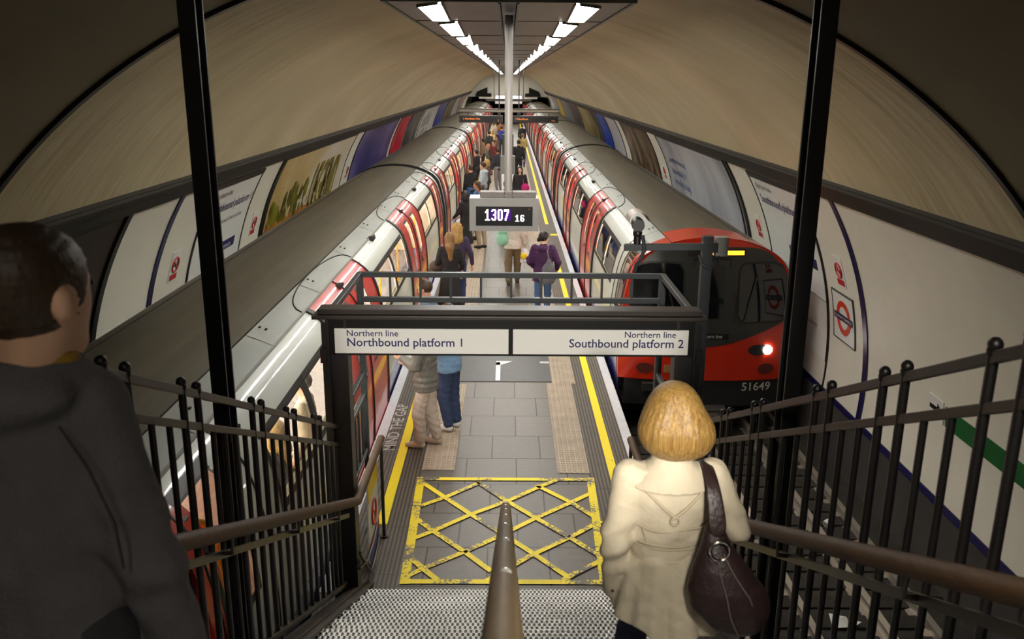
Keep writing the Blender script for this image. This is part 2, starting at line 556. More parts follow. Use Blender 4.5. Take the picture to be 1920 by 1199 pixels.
# unseen passage, added and shaped to send lamp light forward over the stairs
M_HALL = mat('cream_passage_paint', srgb(206, 196, 170), rough=.5)
mb = MB()
mb.box(-hall_x - .1, -hall_x, -19, Y_NEAR - .3, 2.6, 5.2); mb.box(hall_x, hall_x + .1, -19, Y_NEAR - .3, 2.6, 5.2)
mb.box(-hall_x, hall_x, -19, Y_NEAR - .3, hall_z1, 5.2); mb.box(-hall_x - .1, hall_x + .1, -19.1, -19, 2.6, 5.2); mb.box(-hall_x, hall_x, -19, Y_NEAR, 2.6, 2.9)
tag(mb.build('wall_passage', M_HALL, fix=False), 'unseen cream walled passage added behind the head of the stairs', kind='structure')
M_HALL_FILL = emis('passage_fill_lamp', (1.0, 0.95, 0.84, 1), HALL_FILL_POWER)  # added out of view to light the gate signs from the front
for i in range(6):
    y = -17.5 + 2.1 * i
    e = empty('ceiling_lamp', (0, y, hall_z1))
    mb = MB(); mb.box(-.62, .62, y - .16, y + .16, hall_z1 - .06, hall_z1); mb.build('lamp_body', M_HALL, e)
    mb = MB(); mb.box(-.60, .60, y - .14, y + .14, hall_z1 - .08, hall_z1 - .06); mb.build('diffuser', M_HALL_FILL, e)
    tag(e, 'white box fill lamp added in the unseen passage behind the stairs', 'lamp', 'added passage fill lamps')
mb = MB()
mb.prism([(4.2, 2.75)] + [(TR * math.cos(a), TZ + TR * math.sin(a)) for a in lin(ang(2.78), PI - ang(2.78), 28)] + [(-4.2, 2.75)],
         lambda a, b, d: (a, d, b), 95.2, 95.4)
tag(mb.build('wall_far', M_ENDWALL), 'white end wall above the far mouth of the platform', kind='structure')
mb = MB()
mb.prism(arc, lambda a, b, d: (a, d, b), Y_FAR, Y_FAR + .3)
tag(mb.build('wall_portal', M_DARK), 'dark tunnel portals at the far end of the platform', kind='structure')
for s_ in (-1, 1):
    mb = MB(); mb.prism([(s_ * 3.5, 2.78), (s_ * 1.8, 2.78), (s_ * 1.8, 3.12), (s_ * 2.2, 3.12), (s_ * 2.2, 3.75), (s_ * 3.3, 3.3)], lambda a, b, d: (a, d, b), 95.0, 95.19)
    tag(mb.build('wall_recess', M_DARK), 'dark panel in the %s corner of the far end wall' % ('left' if s_ < 0 else 'right'), kind='structure')
mb = MB(); mb.box(-3.1, 3.1, 94.6, 94.9, 2.55, 2.75)
tag(mb.build('trim_8', M_ENDWALL), 'pale lintel beam across the far end of the platform', kind='structure')

# ------------------------------------------------------------------ rails
M_RAIL = mat('worn_rail_steel', srgb(186, 178, 166), rough=0.3, metal=0.7)
M_RUST = mat('rail_rust', srgb(64, 50, 40), rough=0.8)
M_SLEEPER = mat('sleeper_timber', srgb(50, 44, 38), rough=0.9, noise=0.4)
for side, nm in ((-1, 'left'), (1, 'right')):
    for x, d in ((2.32, 'inner running rail'), (3.76, 'outer running rail'), (3.04, 'middle conductor rail'), (4.25, 'outer conductor rail by the wall')):
        r = MB()
        w = 0.035
        poly = [(-.07, 0), (.07, 0), (.07, .015), (.012, .03), (.012, .115), (w, .125), (w, .16), (-w, .16), (-w, .125), (-.012, .115), (-.012, .03), (-.07, .015)]
        zz = -0.815 if 'running' in d else -0.83
        r.prism(poly, lambda a, b, y: (side * x + a, y, zz + b), Y_NEAR, Y_FAR - 0.1, 0)
        tag(r.build('rail', M_RAIL), 'steel %s of the %s track' % (d, nm), 'rail', 'track rails')
mb = MB()
for i in range(34):
    y = 3.0 + .7 * i * 0.5
    if y > 15: break
    s = MB(); s.box(1.85, 4.4, y, y + .22, -.84, -.795)
    o = s.build('sleeper', M_SLEEPER, bevel=0.01)
    tag(o, 'dark timber sleeper crossing the right track bed below the stairs', 'sleeper', 'right track sleepers')
# ------------------------------------------------------------------ platform
PXL, PXR = -1.68, 1.63
def slab_mat():
    m = mat('grey_paving_slabs', srgb(112, 106, 100), rough=0.42)
    nt = m.node_tree; b = nt.nodes['Principled BSDF']
    tc = node(nt, 'ShaderNodeTexCoord'); mp = node(nt, 'ShaderNodeMapping')
    mp.inputs['Location'].default_value = (-0.125 + 6.0, -0.01 + 7.0, 0)
    nt.links.new(tc.outputs['Object'], mp.inputs[0])
    br = node(nt, 'ShaderNodeTexBrick')
    br.offset = 0.5; br.squash = 1.0
    br.inputs['Scale'].default_value = 1.0
    br.inputs['Brick Width'].default_value = 0.6
    br.inputs['Row Height'].default_value = 0.7
    br.inputs['Mortar Size'].default_value = 0.008
    br.inputs['Mortar Smooth'].default_value = 0.2
    br.inputs['Color1'].default_value = srgb(102, 95, 86); br.inputs['Color2'].default_value = srgb(112, 104, 95)
    br.inputs['Mortar'].default_value = srgb(34, 30, 27)
    nt.links.new(mp.outputs[0], br.inputs['Vector'])
    n = node(nt, 'ShaderNodeTexNoise'); n.inputs['Scale'].default_value = 14; n.inputs['Detail'].default_value = 6
    nt.links.new(tc.outputs['Object'], n.inputs['Vector'])
    v = node(nt, 'ShaderNodeTexVoronoi'); v.inputs['Scale'].default_value = 7.0
    nt.links.new(tc.outputs['Object'], v.inputs['Vector'])
    gum = math_node(nt, 'LESS_THAN', v.outputs['Distance'], 0.055)
    mx = node(nt, 'ShaderNodeMixRGB'); mx.blend_type = 'MULTIPLY'; mx.inputs[0].default_value = 0.35
    nt.links.new(br.outputs['Color'], mx.inputs[1]); nt.links.new(n.outputs['Fac'], mx.inputs[2])
    mx2 = node(nt, 'ShaderNodeMixRGB'); mx2.inputs[2].default_value = srgb(66, 62, 58)
    g2 = math_node(nt, 'MULTIPLY', gum, 0.5)
    nt.links.new(g2, mx2.inputs[0]); nt.links.new(mx.outputs[0], mx2.inputs[1])
    nt.links.new(mx2.outputs[0], b.inputs['Base Color'])
    bp = node(nt, 'ShaderNodeBump'); bp.inputs['Strength'].default_value = 0.5; bp.inputs['Distance'].default_value = 0.004; bp.invert = True
    nt.links.new(br.outputs['Fac'], bp.inputs['Height']); nt.links.new(bp.outputs[0], b.inputs['Normal'])
    return m
def ribbed_mat():
    m = mat('ribbed_edge_paving', srgb(104, 96, 84), rough=0.55)
    nt = m.node_tree; b = nt.nodes['Principled BSDF']
    tc = node(nt, 'ShaderNodeTexCoord'); sp = node(nt, 'ShaderNodeSeparateXYZ')
    nt.links.new(tc.outputs['Object'], sp.inputs[0])
    x = math_node(nt, 'MULTIPLY', sp.outputs[0], 2 * PI / 0.042)
    s = math_node(nt, 'SINE', x)
    g = math_node(nt, 'GREATER_THAN', s, -0.15)
    yj = math_node(nt, 'FRACT', math_node(nt, 'DIVIDE', sp.outputs[1], 0.9))
    j = math_node(nt, 'GREATER_THAN', yj, 0.012)
    g2 = math_node(nt, 'MULTIPLY', g, j)
    n = node(nt, 'ShaderNodeTexNoise'); n.inputs['Scale'].default_value = 9; n.inputs['Detail'].default_value = 5
    nt.links.new(tc.outputs['Object'], n.inputs['Vector'])
    r = node(nt, 'ShaderNodeValToRGB'); r.color_ramp.elements[0].color = srgb(80, 72, 60); r.color_ramp.elements[1].color = srgb(114, 105, 90)
    nt.links.new(n.outputs['Fac'], r.inputs[0])
    mx = node(nt, 'ShaderNodeMixRGB'); mx.inputs[1].default_value = srgb(52, 46, 40)
    nt.links.new(g2, mx.inputs[0]); nt.links.new(r.outputs[0], mx.inputs[2]); nt.links.new(mx.outputs[0], b.inputs['Base Color'])
    bp = node(nt, 'ShaderNodeBump'); bp.inputs['Strength'].default_value = 0.8; bp.inputs['Distance'].default_value = 0.008
    nt.links.new(g2, bp.inputs['Height']); nt.links.new(bp.outputs[0], b.inputs['Normal'])
    return m
def tactile_mat():
    m = mat('buff_tactile_paving', srgb(172, 156, 136), rough=0.6)
    nt = m.node_tree; b = nt.nodes['Principled BSDF']
    tc = node(nt, 'ShaderNodeTexCoord'); v = node(nt, 'ShaderNodeMapping')
    v.inputs['Scale'].default_value = (1 / .066, 1 / .066, 0)
    nt.links.new(tc.outputs['Object'], v.inputs[0])
    fr = node(nt, 'ShaderNodeVectorMath'); fr.operation = 'FRACTION'
    nt.links.new(v.outputs[0], fr.inputs[0])
    sb = node(nt, 'ShaderNodeVectorMath'); sb.operation = 'SUBTRACT'; sb.inputs[1].default_value = (.5, .5, 0)
    nt.links.new(fr.outputs[0], sb.inputs[0])
    ln = node(nt, 'ShaderNodeVectorMath'); ln.operation = 'LENGTH'
    nt.links.new(sb.outputs[0], ln.inputs[0])
    mr = node(nt, 'ShaderNodeMapRange'); mr.inputs[1].default_value = 0.38; mr.inputs[2].default_value = 0.2
    nt.links.new(ln.outputs['Value'], mr.inputs[0])
    bp = node(nt, 'ShaderNodeBump'); bp.inputs['Strength'].default_value = 1.0; bp.inputs['Distance'].default_value = 0.012
    nt.links.new(mr.outputs[0], bp.inputs['Height']); nt.links.new(bp.outputs[0], b.inputs['Normal'])
    n = node(nt, 'ShaderNodeTexNoise'); n.inputs['Scale'].default_value = 5; n.inputs['Detail'].default_value = 6
    nt.links.new(tc.outputs['Object'], n.inputs['Vector'])
    r = node(nt, 'ShaderNodeValToRGB'); r.color_ramp.elements[0].color = srgb(150, 136, 118); r.color_ramp.elements[1].color = srgb(200, 184, 162)
    nt.links.new(n.outputs['Fac'], r.inputs[0])
    mx = node(nt, 'ShaderNodeMixRGB'); mx.blend_type = 'MULTIPLY'
    mx.inputs[2].default_value = (0.62, 0.6, 0.58, 1)
    ring = math_node(nt, 'MULTIPLY', math_node(nt, 'GREATER_THAN', ln.outputs['Value'], 0.30), math_node(nt, 'LESS_THAN', ln.outputs['Value'], 0.40))
    nt.links.new(ring, mx.inputs[0]); nt.links.new(r.outputs[0], mx.inputs[1]); nt.links.new(mx.outputs[0], b.inputs['Base Color'])
    return m
def worn_yellow(name='worn_yellow_paint', wear=0.44):
    """yellow road paint with flakes worn through"""
    m = mat(name, srgb(236, 208, 22), rough=0.55)
    nt = m.node_tree; b = nt.nodes['Principled BSDF']
    tc = node(nt, 'ShaderNodeTexCoord')
    n = node(nt, 'ShaderNodeTexNoise'); n.inputs['Scale'].default_value = 34; n.inputs['Detail'].default_value = 8; n.inputs['Roughness'].default_value = 0.75
    nt.links.new(tc.outputs['Object'], n.inputs['Vector'])
    n2 = node(nt, 'ShaderNodeTexNoise'); n2.inputs['Scale'].default_value = 2.2; n2.inputs['Detail'].default_value = 3
    nt.links.new(tc.outputs['Object'], n2.inputs['Vector'])
    s = math_node(nt, 'ADD', n.outputs['Fac'], math_node(nt, 'MULTIPLY', math_node(nt, 'SUBTRACT', n2.outputs['Fac'], 0.5), 0.85))
    g = math_node(nt, 'GREATER_THAN', s, wear)
    mx = node(nt, 'ShaderNodeMixRGB'); mx.inputs[1].default_value = srgb(112, 106, 98); mx.inputs[2].default_value = srgb(250, 224, 18)
    nt.links.new(g, mx.inputs[0]); nt.links.new(mx.outputs[0], b.inputs['Base Color'])
    return m
M_SLAB, M_RIB, M_TACT = slab_mat(), ribbed_mat(), tactile_mat()
M_BOXPAINT = worn_yellow()
M_YLINE = worn_yellow('yellow_line_paint', 0.24)
M_WHITE = mat('white_edge_paint', srgb(214, 214, 218), rough=0.5, noise=0.18, nscale=9)
M_PFACE = mat('platform_riser', srgb(50, 46, 42), rough=0.9, noise=0.3)

mb = MB(); mb.box(-1.0, 0.99, -2.0, 94.6, -0.35, 0.0)
tag(mb.build('floor', M_SLAB), 'grey paving slab floor along the middle of the platform', kind='structure')
for side, nm, x0, x1 in ((-1, 'left', PXL, -1.0), (1, 'right', 0.99, PXR)):
    mb = MB(); mb.box(x0, x1, -2.0, 94.6, -0.35, 0.002)
    tag(mb.build('floor_edge', M_RIB), 'ribbed dark paving along the %s platform edge' % nm, kind='structure')
    mb = MB()
    mb.box(x0 + (.06 if side < 0 else .3), x1 - (.06 if side > 0 else .3), -2.0, 94.6, -0.9, -0.35)
    tag(mb.build('platform_riser', M_PFACE), 'dark platform face above the %s rails' % nm, kind='structure')
    w0, w1 = (PXL, PXL + .115) if side < 0 else (PXR - .115, PXR)
    mb = MB(); mb.box(w0 - (.01 if side < 0 else 0), w1 + (.01 if side > 0 else 0), 6.9, 94.6, -0.06, 0.012)
    tag(mb.build('platform_edge', M_WHITE), 'white painted nosing along the %s platform edge' % nm, kind='structure')
# yellow lines
mb = MB(); mb.box(-1.35, -1.24, 8.15, 94.0, 0.0, 0.010)
tag(mb.build('yellow_line', M_YLINE), 'broad yellow safety line along the left platform edge', kind='structure')
mb = MB(); mb.box(1.225, 1.33, 7.2, 22.6, 0.0, 0.010)
tag(mb.build('yellow_line', M_YLINE), 'near stretch of yellow safety line along the right platform edge', kind='structure')
mb = MB(); mb.box(1.225, 1.33, 27.8, 94.0, 0.0, 0.010); mb.box(1.30, 1.52, 25.7, 25.95, 0, .01)
tag(mb.build('yellow_line', M_YLINE), 'far stretch of yellow safety line along the right platform edge', kind='structure')
# tactile strips
for x0, x1, ya, yb, d in ((-1.005, -0.615, 9.47, 12.5, 'near left'), (0.615, 0.995, 9.40, 12.55, 'near right'),
                      (-1.005, -0.615, 14.35, 60, 'far left'), (0.70, 1.06, 12.55, 14.4, 'middle right'), (0.615, 0.995, 14.4, 60, 'far right')):
    mb = MB(); mb.box(x0, x1, ya, yb, 0.0, 0.006)
    tag(mb.build('tactile_paving', M_TACT), 'buff dimpled tactile paving strip, the %s one' % d, kind='structure')
# floor hatch
M_HATCH = mat('dark_hatch_cover', srgb(84, 84, 84), rough=0.5, noise=0.2, nscale=5)
M_ALU = mat('aluminium_trim', srgb(206, 206, 204), rough=0.35, metal=0.6)
h = empty('floor_hatch', (0, 13.4, 0.004))
mb = MB(); mb.box(-.78, .70, 12.62, 14.3, 0.0, 0.008); mb.build('cover', M_HATCH, h)
mb = MB(); mb.box(-.17, -.10, 12.66, 13.55, .008, .014); mb.prism([(-.17, 13.4), (-.10, 13.4), (.10, 13.6), (-.17, 13.6)], lambda a, b, d: (a, b, d), .008, .014)
mb.box(.55, .70, 13.5, 13.6, .008, .014); mb.build('trim_strip', M_ALU, h)
tag(h, 'dark hatch cover with a white metal strip let into the platform slabs', 'hatch')

# MIND THE GAP
M_TXTW = mat('white_floor_lettering', srgb(200, 198, 190), rough=0.6, noise=0.25, nscale=30)
mb = MB()
# letters read along the platform: text runs away from the stairs (+Y), tops towards the edge
text_into(mb, 'MIND THE GAP', 0.215, lambda x, y: (-1.40 - y, 10.02 + x, 0.006), bold=0.012, sx=1.08)
tag(mb.build('floor_lettering', M_TXTW), 'white MIND THE GAP lettering on the left platform edge', kind='structure')

# yellow hatched box at the stair foot
mb = MB()
BY0, BY1 = 7.04, 9.27
corners = lambda s, t: ((-0.97 - 0.063 * t) + s * ((0.961 + 0.069 * t) + (0.97 + 0.063 * t)), BY0 + t * (BY1 - BY0), 0.009)
def strip(a, b, w):
    p0, p1 = Vector(corners(*a)), Vector(corners(*b))
    d = (p1 - p0).normalized(); n_ = Vector((-d.y, d.x, 0)) * w / 2
    zo = Vector((0, 0, .0004 * (len(mb.f) % 16)))
    mb.add([p0 - n_ + zo, p1 - n_ + zo, p1 + n_ + zo, p0 + n_ + zo], [(0, 1, 2, 3)])
for a, b in (((0.0, .02), (1, .02)), ((0, .98), (1, .98))): strip(a, b, .075)
for a, b in (((0.02, 0), (.02, 1)), ((.98, 0), (.98, 1))): strip(a, b, .09)
W = .062
n_seg = 0
for pts in [[(-0.974, 9.144), (-0.677, 8.761), (-0.372, 8.371), (-0.068, 8.01), (0.274, 7.583), (0.579, 7.18)], [(-0.314, 9.132), (0.017, 8.676), (0.321, 8.298), (0.653, 7.896), (0.955, 7.502)], [(0.359, 9.059), (0.719, 8.653), (0.982, 8.276)], [(-0.93, 8.258), (-0.745, 8.014), (-0.404, 7.611), (-0.141, 7.272)], [(-0.915, 7.487), (-0.784, 7.303), (-0.62, 7.092)], [(-0.958, 8.534), (-0.677, 8.761), (-0.313, 9.118)], [(-0.941, 7.851), (-0.745, 8.014), (-0.372, 8.371), (0.017, 8.676), (0.404, 9.047), (0.622, 9.229)], [(-0.94, 7.155), (-0.784, 7.303), (-0.404, 7.611), (-0.067, 7.915), (0.321, 8.298), (0.719, 8.653), (0.986, 8.904)], [(-0.174, 7.096), (0.221, 7.52), (0.653, 7.896), (0.999, 8.231)], [(0.552, 7.127), (0.656, 7.224), (0.974, 7.493)]]:
    for p0, p1 in zip(pts[:-1], pts[1:]):
        n_seg += 1
        z = .0091 + .0003 * (n_seg % 12)
        p0, p1 = Vector((p0[0], p0[1], z)), Vector((p1[0], p1[1], z))
        d = (p1 - p0).normalized(); n_ = Vector((-d.y, d.x, 0)) * W / 2
        p0, p1 = p0 - d * .012, p1 + d * .012
        mb.add([p0 - n_, p1 - n_, p1 + n_, p0 + n_], [(0, 1, 2, 3)])
tag(mb.build('floor_marking', M_BOXPAINT), 'worn yellow criss-cross box painted at the foot of the stairs', kind='structure')
# ------------------------------------------------------------------ staircase
def tread_mat():
    m = mat('chequered_tread_plate', srgb(150, 148, 142), rough=0.35, metal=0.1)
    nt = m.node_tree; b = nt.nodes['Principled BSDF']
    tc = node(nt, 'ShaderNodeTexCoord'); sp = node(nt, 'ShaderNodeSeparateXYZ')
    nt.links.new(tc.outputs['Object'], sp.inputs[0])
    yz = math_node(nt, 'ADD', sp.outputs[1], sp.outputs[2])
    a = math_node(nt, 'MULTIPLY', sp.outputs[0], 2 * PI / 0.036)
    c = math_node(nt, 'MULTIPLY', yz, 2 * PI / 0.072)
    s = math_node(nt, 'MULTIPLY', math_node(nt, 'SINE', a), math_node(nt, 'SINE', c))
    g = math_node(nt, 'GREATER_THAN', s, -0.05)
    n = node(nt, 'ShaderNodeTexNoise'); n.inputs['Scale'].default_value = 2.2; n.inputs['Detail'].default_value = 4
    nt.links.new(tc.outputs['Object'], n.inputs['Vector'])
    r = node(nt, 'ShaderNodeValToRGB'); r.color_ramp.elements[0].color = srgb(206, 204, 198); r.color_ramp.elements[1].color = srgb(250, 249, 246)
    r.color_ramp.elements[0].position = .3; r.color_ramp.elements[1].position = .6
    nt.links.new(n.outputs['Fac'], r.inputs[0])
    mx = node(nt, 'ShaderNodeMixRGB'); mx.inputs[1].default_value = srgb(46, 43, 40)
    nt.links.new(g, mx.inputs[0]); nt.links.new(r.outputs[0], mx.inputs[2]); nt.links.new(mx.outputs[0], b.inputs['Base Color'])
    bp = node(nt, 'ShaderNodeBump'); bp.inputs['Strength'].default_value = 0.7; bp.inputs['Distance'].default_value = 0.004
    nt.links.new(s, bp.inputs['Height']); nt.links.new(bp.outputs[0], b.inputs['Normal'])
    return m
M_TREAD = tread_mat()
M_IRON = mat('dark_brown_ironwork', srgb(38, 31, 27), rough=0.36, noise=0.3, nscale=14, spec=0.6)
M_IRON2 = mat('black_ironwork', srgb(24, 21, 21), rough=0.42, noise=0.25, nscale=10, spec=0.6)
M_STRINGER = mat('brown_painted_stringer', srgb(66, 56, 47), rough=0.55, noise=0.35, nscale=9)
M_WOOD = mat('worn_brown_handrail_wood', srgb(94, 65, 35), rough=0.55, spec=.3, noise=0.6, nscale=4, stretch=(14, .7, 14), bump=0.2)
M_BRASS = mat('worn_bronze_rail', srgb(124, 100, 66), rough=0.42, metal=0.25, noise=0.3, nscale=8, stretch=(5, .6, 1))
M_STUD = mat('polished_stud', srgb(244, 242, 238), rough=0.22, metal=.5)

RISE, GO, Y1 = 0.162, 0.345, 6.72
NST = 18
def pitch(y): return (6.98 - y) * 0.4695
SX = 1.26
st = empty('staircase', (0, Y1, 0))
tag(st, 'straight flight of chequer plate metal steps down to the platform', 'staircase', kind='structure')
for k in range(1, NST + 1):
    y = Y1 - GO * (k - 1)
    mb = MB()
    mb.box(-SX, SX, y - GO - (.0 if k < NST else 4.0), y, RISE * k - .035, RISE * k)
    mb.box(-SX, SX, y - .02, y - .004, RISE * (k - 1), RISE * k - .03)
    mb.build('step', M_TREAD, st)
Z_L = RISE * NST
for s in (-1, 1):
    mb = MB()
    ya, yb = 7.08, Y1 - GO * (NST - 1)
    xs = (SX, SX + .06) if s > 0 else (-SX - .06, -SX)
    poly = [(ya, 0.0), (ya, 0.03), (yb, pitch(yb) + .05), (-3.9, Z_L + .1), (-3.9, Z_L - .25), (yb, Z_L - .35), (ya - .5, 0)]
    mb.prism(poly, lambda a, b, d: (d, a, b), xs[0], xs[1])
    # flat cover plate along the top of the stringer
    mb.bar((s * (SX + .03), ya, pitch(ya) + .04), (s * (SX + .03), yb, pitch(yb) + .05), .16, .02)
    mb.build('stringer', M_STRINGER, st)

# railings -------------------------------------------------------------
RX = 1.375
Y_TOP = -2.5
def rail_z(y, off):
    yb = 0.6
    return pitch(y) + off if y > yb else pitch(yb) + off
def make_railing(side, pairs, nm):
    TOP = 1.565 if side < 0 else 1.565
    e = empty('stair_railing', (side * RX, 6.5, rail_z(6.5, 0.1)))
    tag(e, nm, 'railing', 'stair side railings')
    x = side * RX
    yend = 6.62
    for name, off, r in (('top_rail', TOP, .018), ('middle_rail', 1.41, .017), ('bottom_rail', .11, .022)):
        mb = MB()
        pts = [(x, yend, rail_z(yend, off)), (x, 0.6, rail_z(0.6, off)), (x, Y_TOP, rail_z(0, off))]
        for a, b in zip(pts[:-1], pts[1:]): mb.bar(a, b, r * 1.5, r * 2.0)
        mb.build(name, M_IRON, e, bevel=.004)
    tall = sorted([y for p in pairs for y in p])
    short = []
    prs = sorted(pairs)
    for i in range(len(prs) - 1):
        g0, g1 = prs[i][1], prs[i + 1][0]
        n = max(2, round((g1 - g0) / .165)) - 1
        for j in range(n): short.append(g0 + (g1 - g0) * (j + 1) / (n + 1))
    yy = prs[-1][1]
    while yy + .165 < yend - .05:
        yy += .165; short.append(yy)
    for y in tall:
        mb = MB(); zt = rail_z(y, TOP)
        mb.tube([(x, y, rail_z(y, .11)), (x, y, zt + .015)], .0165, 10)
        b = mb.build('baluster', M_IRON2, e, smooth=True)
        mb = MB(); mb.ball((x, y, zt + .040), .022, 10, 7); mb.tube([(x, y, zt + .008), (x, y, zt + .026)], .021, 10)
        mb.build('finial', M_IRON2, b, smooth=True, local=False)
    for y in short:
        mb = MB(); mb.tube([(x, y, rail_z(y, .11)), (x, y, rail_z(y, 1.41))], .0135, 10)
        mb.build('baluster', M_IRON2, e, smooth=True)
    return e
near = [(.15, .31), (.80, .97), (1.47, 1.63), (2.13, 2.30)]
make_railing(-1, near + [(2.79, 2.96), (3.455, 3.62), (4.38, 4.55), (5.06, 5.24), (5.76, 5.94)], 'dark iron stair railing with knobbed balusters beside the carriage on the left')
make_railing(1, near[:2] + [(1.5, 1.66), (2.16, 2.32), (2.81, 2.97), (3.44, 3.60), (4.33, 4.48), (4.96, 5.11), (5.66, 5.83)], 'dark iron stair railing with knobbed balusters above the empty right track')

# wooden handrails -----------------------------------------------------
def make_handrail(side, label):
    x = side * 1.235
    e = empty('handrail', (x, 6.5, 0.2))
    tag(e, label, 'handrail', 'side handrails of the stairs')
    mb = MB()
    p = [(x, Y_TOP, rail_z(0, .9)), (x, .6, rail_z(.6, .9)), (x, 6.44, pitch(6.44) + .9), (x, 6.55, 1.105), (x, 7.93, 1.075)]
    dense = []
    for a, b in zip(p[:-1], p[1:]):
        for t in lin(0, 1, 6)[:-1]: dense.append(Vector(a).lerp(Vector(b), t))
    dense.append(Vector(p[-1]))
    mb.tube(dense, .037, 14)
    mb.build('grip', M_WOOD, e, smooth=True)
    mb = MB()
    q = [(x + side * .05, .6, rail_z(.6, .78)), (x + side * .05, 6.4, pitch(6.4) + .78)]
    mb.bar(q[0], q[1], .014, .035)
    mb.build('flat_bar', M_IRON, e)
    for y in (1.2, 2.35, 3.5, 4.65, 5.8):
        mb = MB()
        mb.tube([(x, y, rail_z(y, .87)), (x, y, rail_z(y, .79)), (x + side * .122, y, rail_z(y, .78))], .011, 8)
        mb.build('bracket', M_IRON, e, smooth=True)
    for y in (7.9,):
        mb = MB(); mb.tube([(x, y, 1.07), (x, y, .02)], .017, 10); mb.tube([(x, y, .02), (x, y, 0)], .04, 10)
        mb.build('post', M_IRON2, e, smooth=True)
    # low kick rail with a rounded bend at the foot
    mb = MB()
    mb.tube([(x, 6.55, .62), (x, 7.0, .16), (x, 7.1, .12), (x, 7.25, .12), (x, 7.45, .14), (x, 7.6, .2)], .016, 8)
    mb.tube([(x, 6.5, .5), (x, 6.9, .34), (x, 7.25, .32), (x, 7.5, .38)], .014, 8)
    mb.build('kick_rail', M_IRON, e, smooth=True)
    return e
make_handrail(-1, 'worn wooden side handrail along the left stair railing')
make_handrail(1, 'worn wooden side handrail along the right stair railing behind the trench coat')

# centre handrail
e = empty('centre_handrail', (0.005, 5.0, .6))
mb = MB()
pts = [(-.005, Y_TOP, rail_z(0, .9)), (-.005, .6, rail_z(.6, .9)), (.0, 5.76, pitch(5.76) + .9)]
dense = []
for a, b in zip(pts[:-1], pts[1:]):
    for t in lin(0, 1, 10)[:-1]: dense.append(Vector(a).lerp(Vector(b), t))
dense.append(Vector(pts[-1])); dense.append(Vector((0, 5.80, pitch(5.80) + .895)))
mb.tube(dense, [.037] * (len(dense) - 1) + [.026], 18)
mb.build('grip', M_BRASS, e, smooth=True)
for y in (5.6, 5.13, 4.66, 4.19, 3.72, 3.25, 2.78, 2.31, 1.84):
    pass
for px_y in (5.66, 5.22, 4.72, 4.14, 3.48, 2.74, 1.9):
    mb = MB(); mb.ball((.0, px_y, pitch(px_y) + .936), .017, 10, 6, sc=(1, 1, .7)); mb.build('stud', M_STUD, e, smooth=True)
for y in (5.45, 4.07, 2.69, 1.31):
    kk = math.ceil((Y1 - y) / GO - 1e-6)
    mb = MB(); mb.tube([(0, y, RISE * kk), (0, y, pitch(y) + .87)], .019, 10); mb.tube([(0, y, RISE * kk), (0, y, RISE * kk + .02)], .05, 12)
    mb.build('post', M_IRON2, e, smooth=True)
for y in (4.9, 3.2):
    mb = MB(); mb.bar((0, 5.45, pitch(5.45) + .45), (0, 1.31, pitch(1.31) + .45), .02, .03)
mb.build('lower_rail', M_IRON2, e)
tag(e, 'bronze studded centre handrail down the middle of the stairs', 'handrail')

# tall I-section posts
for s, d in ((-1, 'left'), (1, 'right')):
    x, y = s * 1.485, 4.28
    top = TZ + math.sqrt(TR ** 2 - x ** 2) - .005
    e = empty('steel_post', (x, y, -.82))
    mb = MB()
    w, dp, t = .082, .12, .014
    mb.box(x - w / 2, x + w / 2, y - dp / 2, y - dp / 2 + t, -.82, top)
    mb.box(x - w / 2, x + w / 2, y + dp / 2 - t, y + dp / 2, -.82, top)
    mb.box(x - .006, x + .006, y - dp / 2 + t, y + dp / 2 - t, -.82, top)
    mb.build('column_section', M_IRON2, e)
    mb = MB(); mb.box(x - .11, x + .11, y - .12, y + .12, -.82, -.80); mb.build('base_plate', M_IRON2, e)
    mb = MB(); mb.bar((x - s * .0, y - .09, rail_z(y, 1.41) - .0), (x, y + .09, rail_z(y, 1.41)), .09, .03)
    mb.build('clamp', M_IRON2, e)
    tag(e, 'tall black I-section steel post rising to the vault beside the %s stair railing' % d, 'post', 'stair posts')
# ------------------------------------------------------------------ platform gate with the direction signs
M_GATE = mat('dark_bronze_gate_paint', srgb(48, 40, 35), rough=0.45, noise=0.25, nscale=10)
M_GREY = mat('slate_grey_steel', srgb(56, 62, 66), rough=0.42, noise=0.2, nscale=12)
M_SIGN = mat('white_sign_enamel', srgb(226, 226, 222), rough=0.35)
M_INK = mat('navy_sign_ink', srgb(24, 20, 84), rough=0.5)
g = empty('platform_gate', (0, 6.7, 0))
YG, YR = 6.68, 8.08
for s in (-1, 1):
    # slab fixed posts of the gate front: two flanges and a web
    x = s * 1.40 + .04
    zb = 0.0
    mb = MB()
    mb.box(x - .085, x - .06, YG - .06, YG + .10, zb, 2.66); mb.box(x + .06, x + .085, YG - .06, YG + .10, zb, 2.66)
    mb.box(x - .06, x + .06, YG - .03, YG - .01, zb, 2.66)
    mb.build('post', M_IRON2, g)
    mb = MB(); xo = x + s * .115
    mb.box(xo - .022, xo + .022, YG + .02, YG + .07, zb, 2.6); mb.build('stile', M_IRON2, g)
    mb = MB(); mb.box(x + s * .08, x + s * .13, YG - .09, YG - .03, 2.30, 2.42); mb.build('hinge', M_IRON2, g)
mb = MB()
mb.box(-1.55, 1.60, YG - .07, YG + .17, 2.655, 2.685); mb.box(-1.51, 1.56, YG - .02, YG + .14, 2.685, 2.73)
mb.build('lintel', M_GATE, g, bevel=.006)
mb = MB(); mb.box(-1.44, 1.49, YG - .05, YG + .03, 2.355, 2.655); mb.build('sign_housing', M_BLACK, g, bevel=.004)
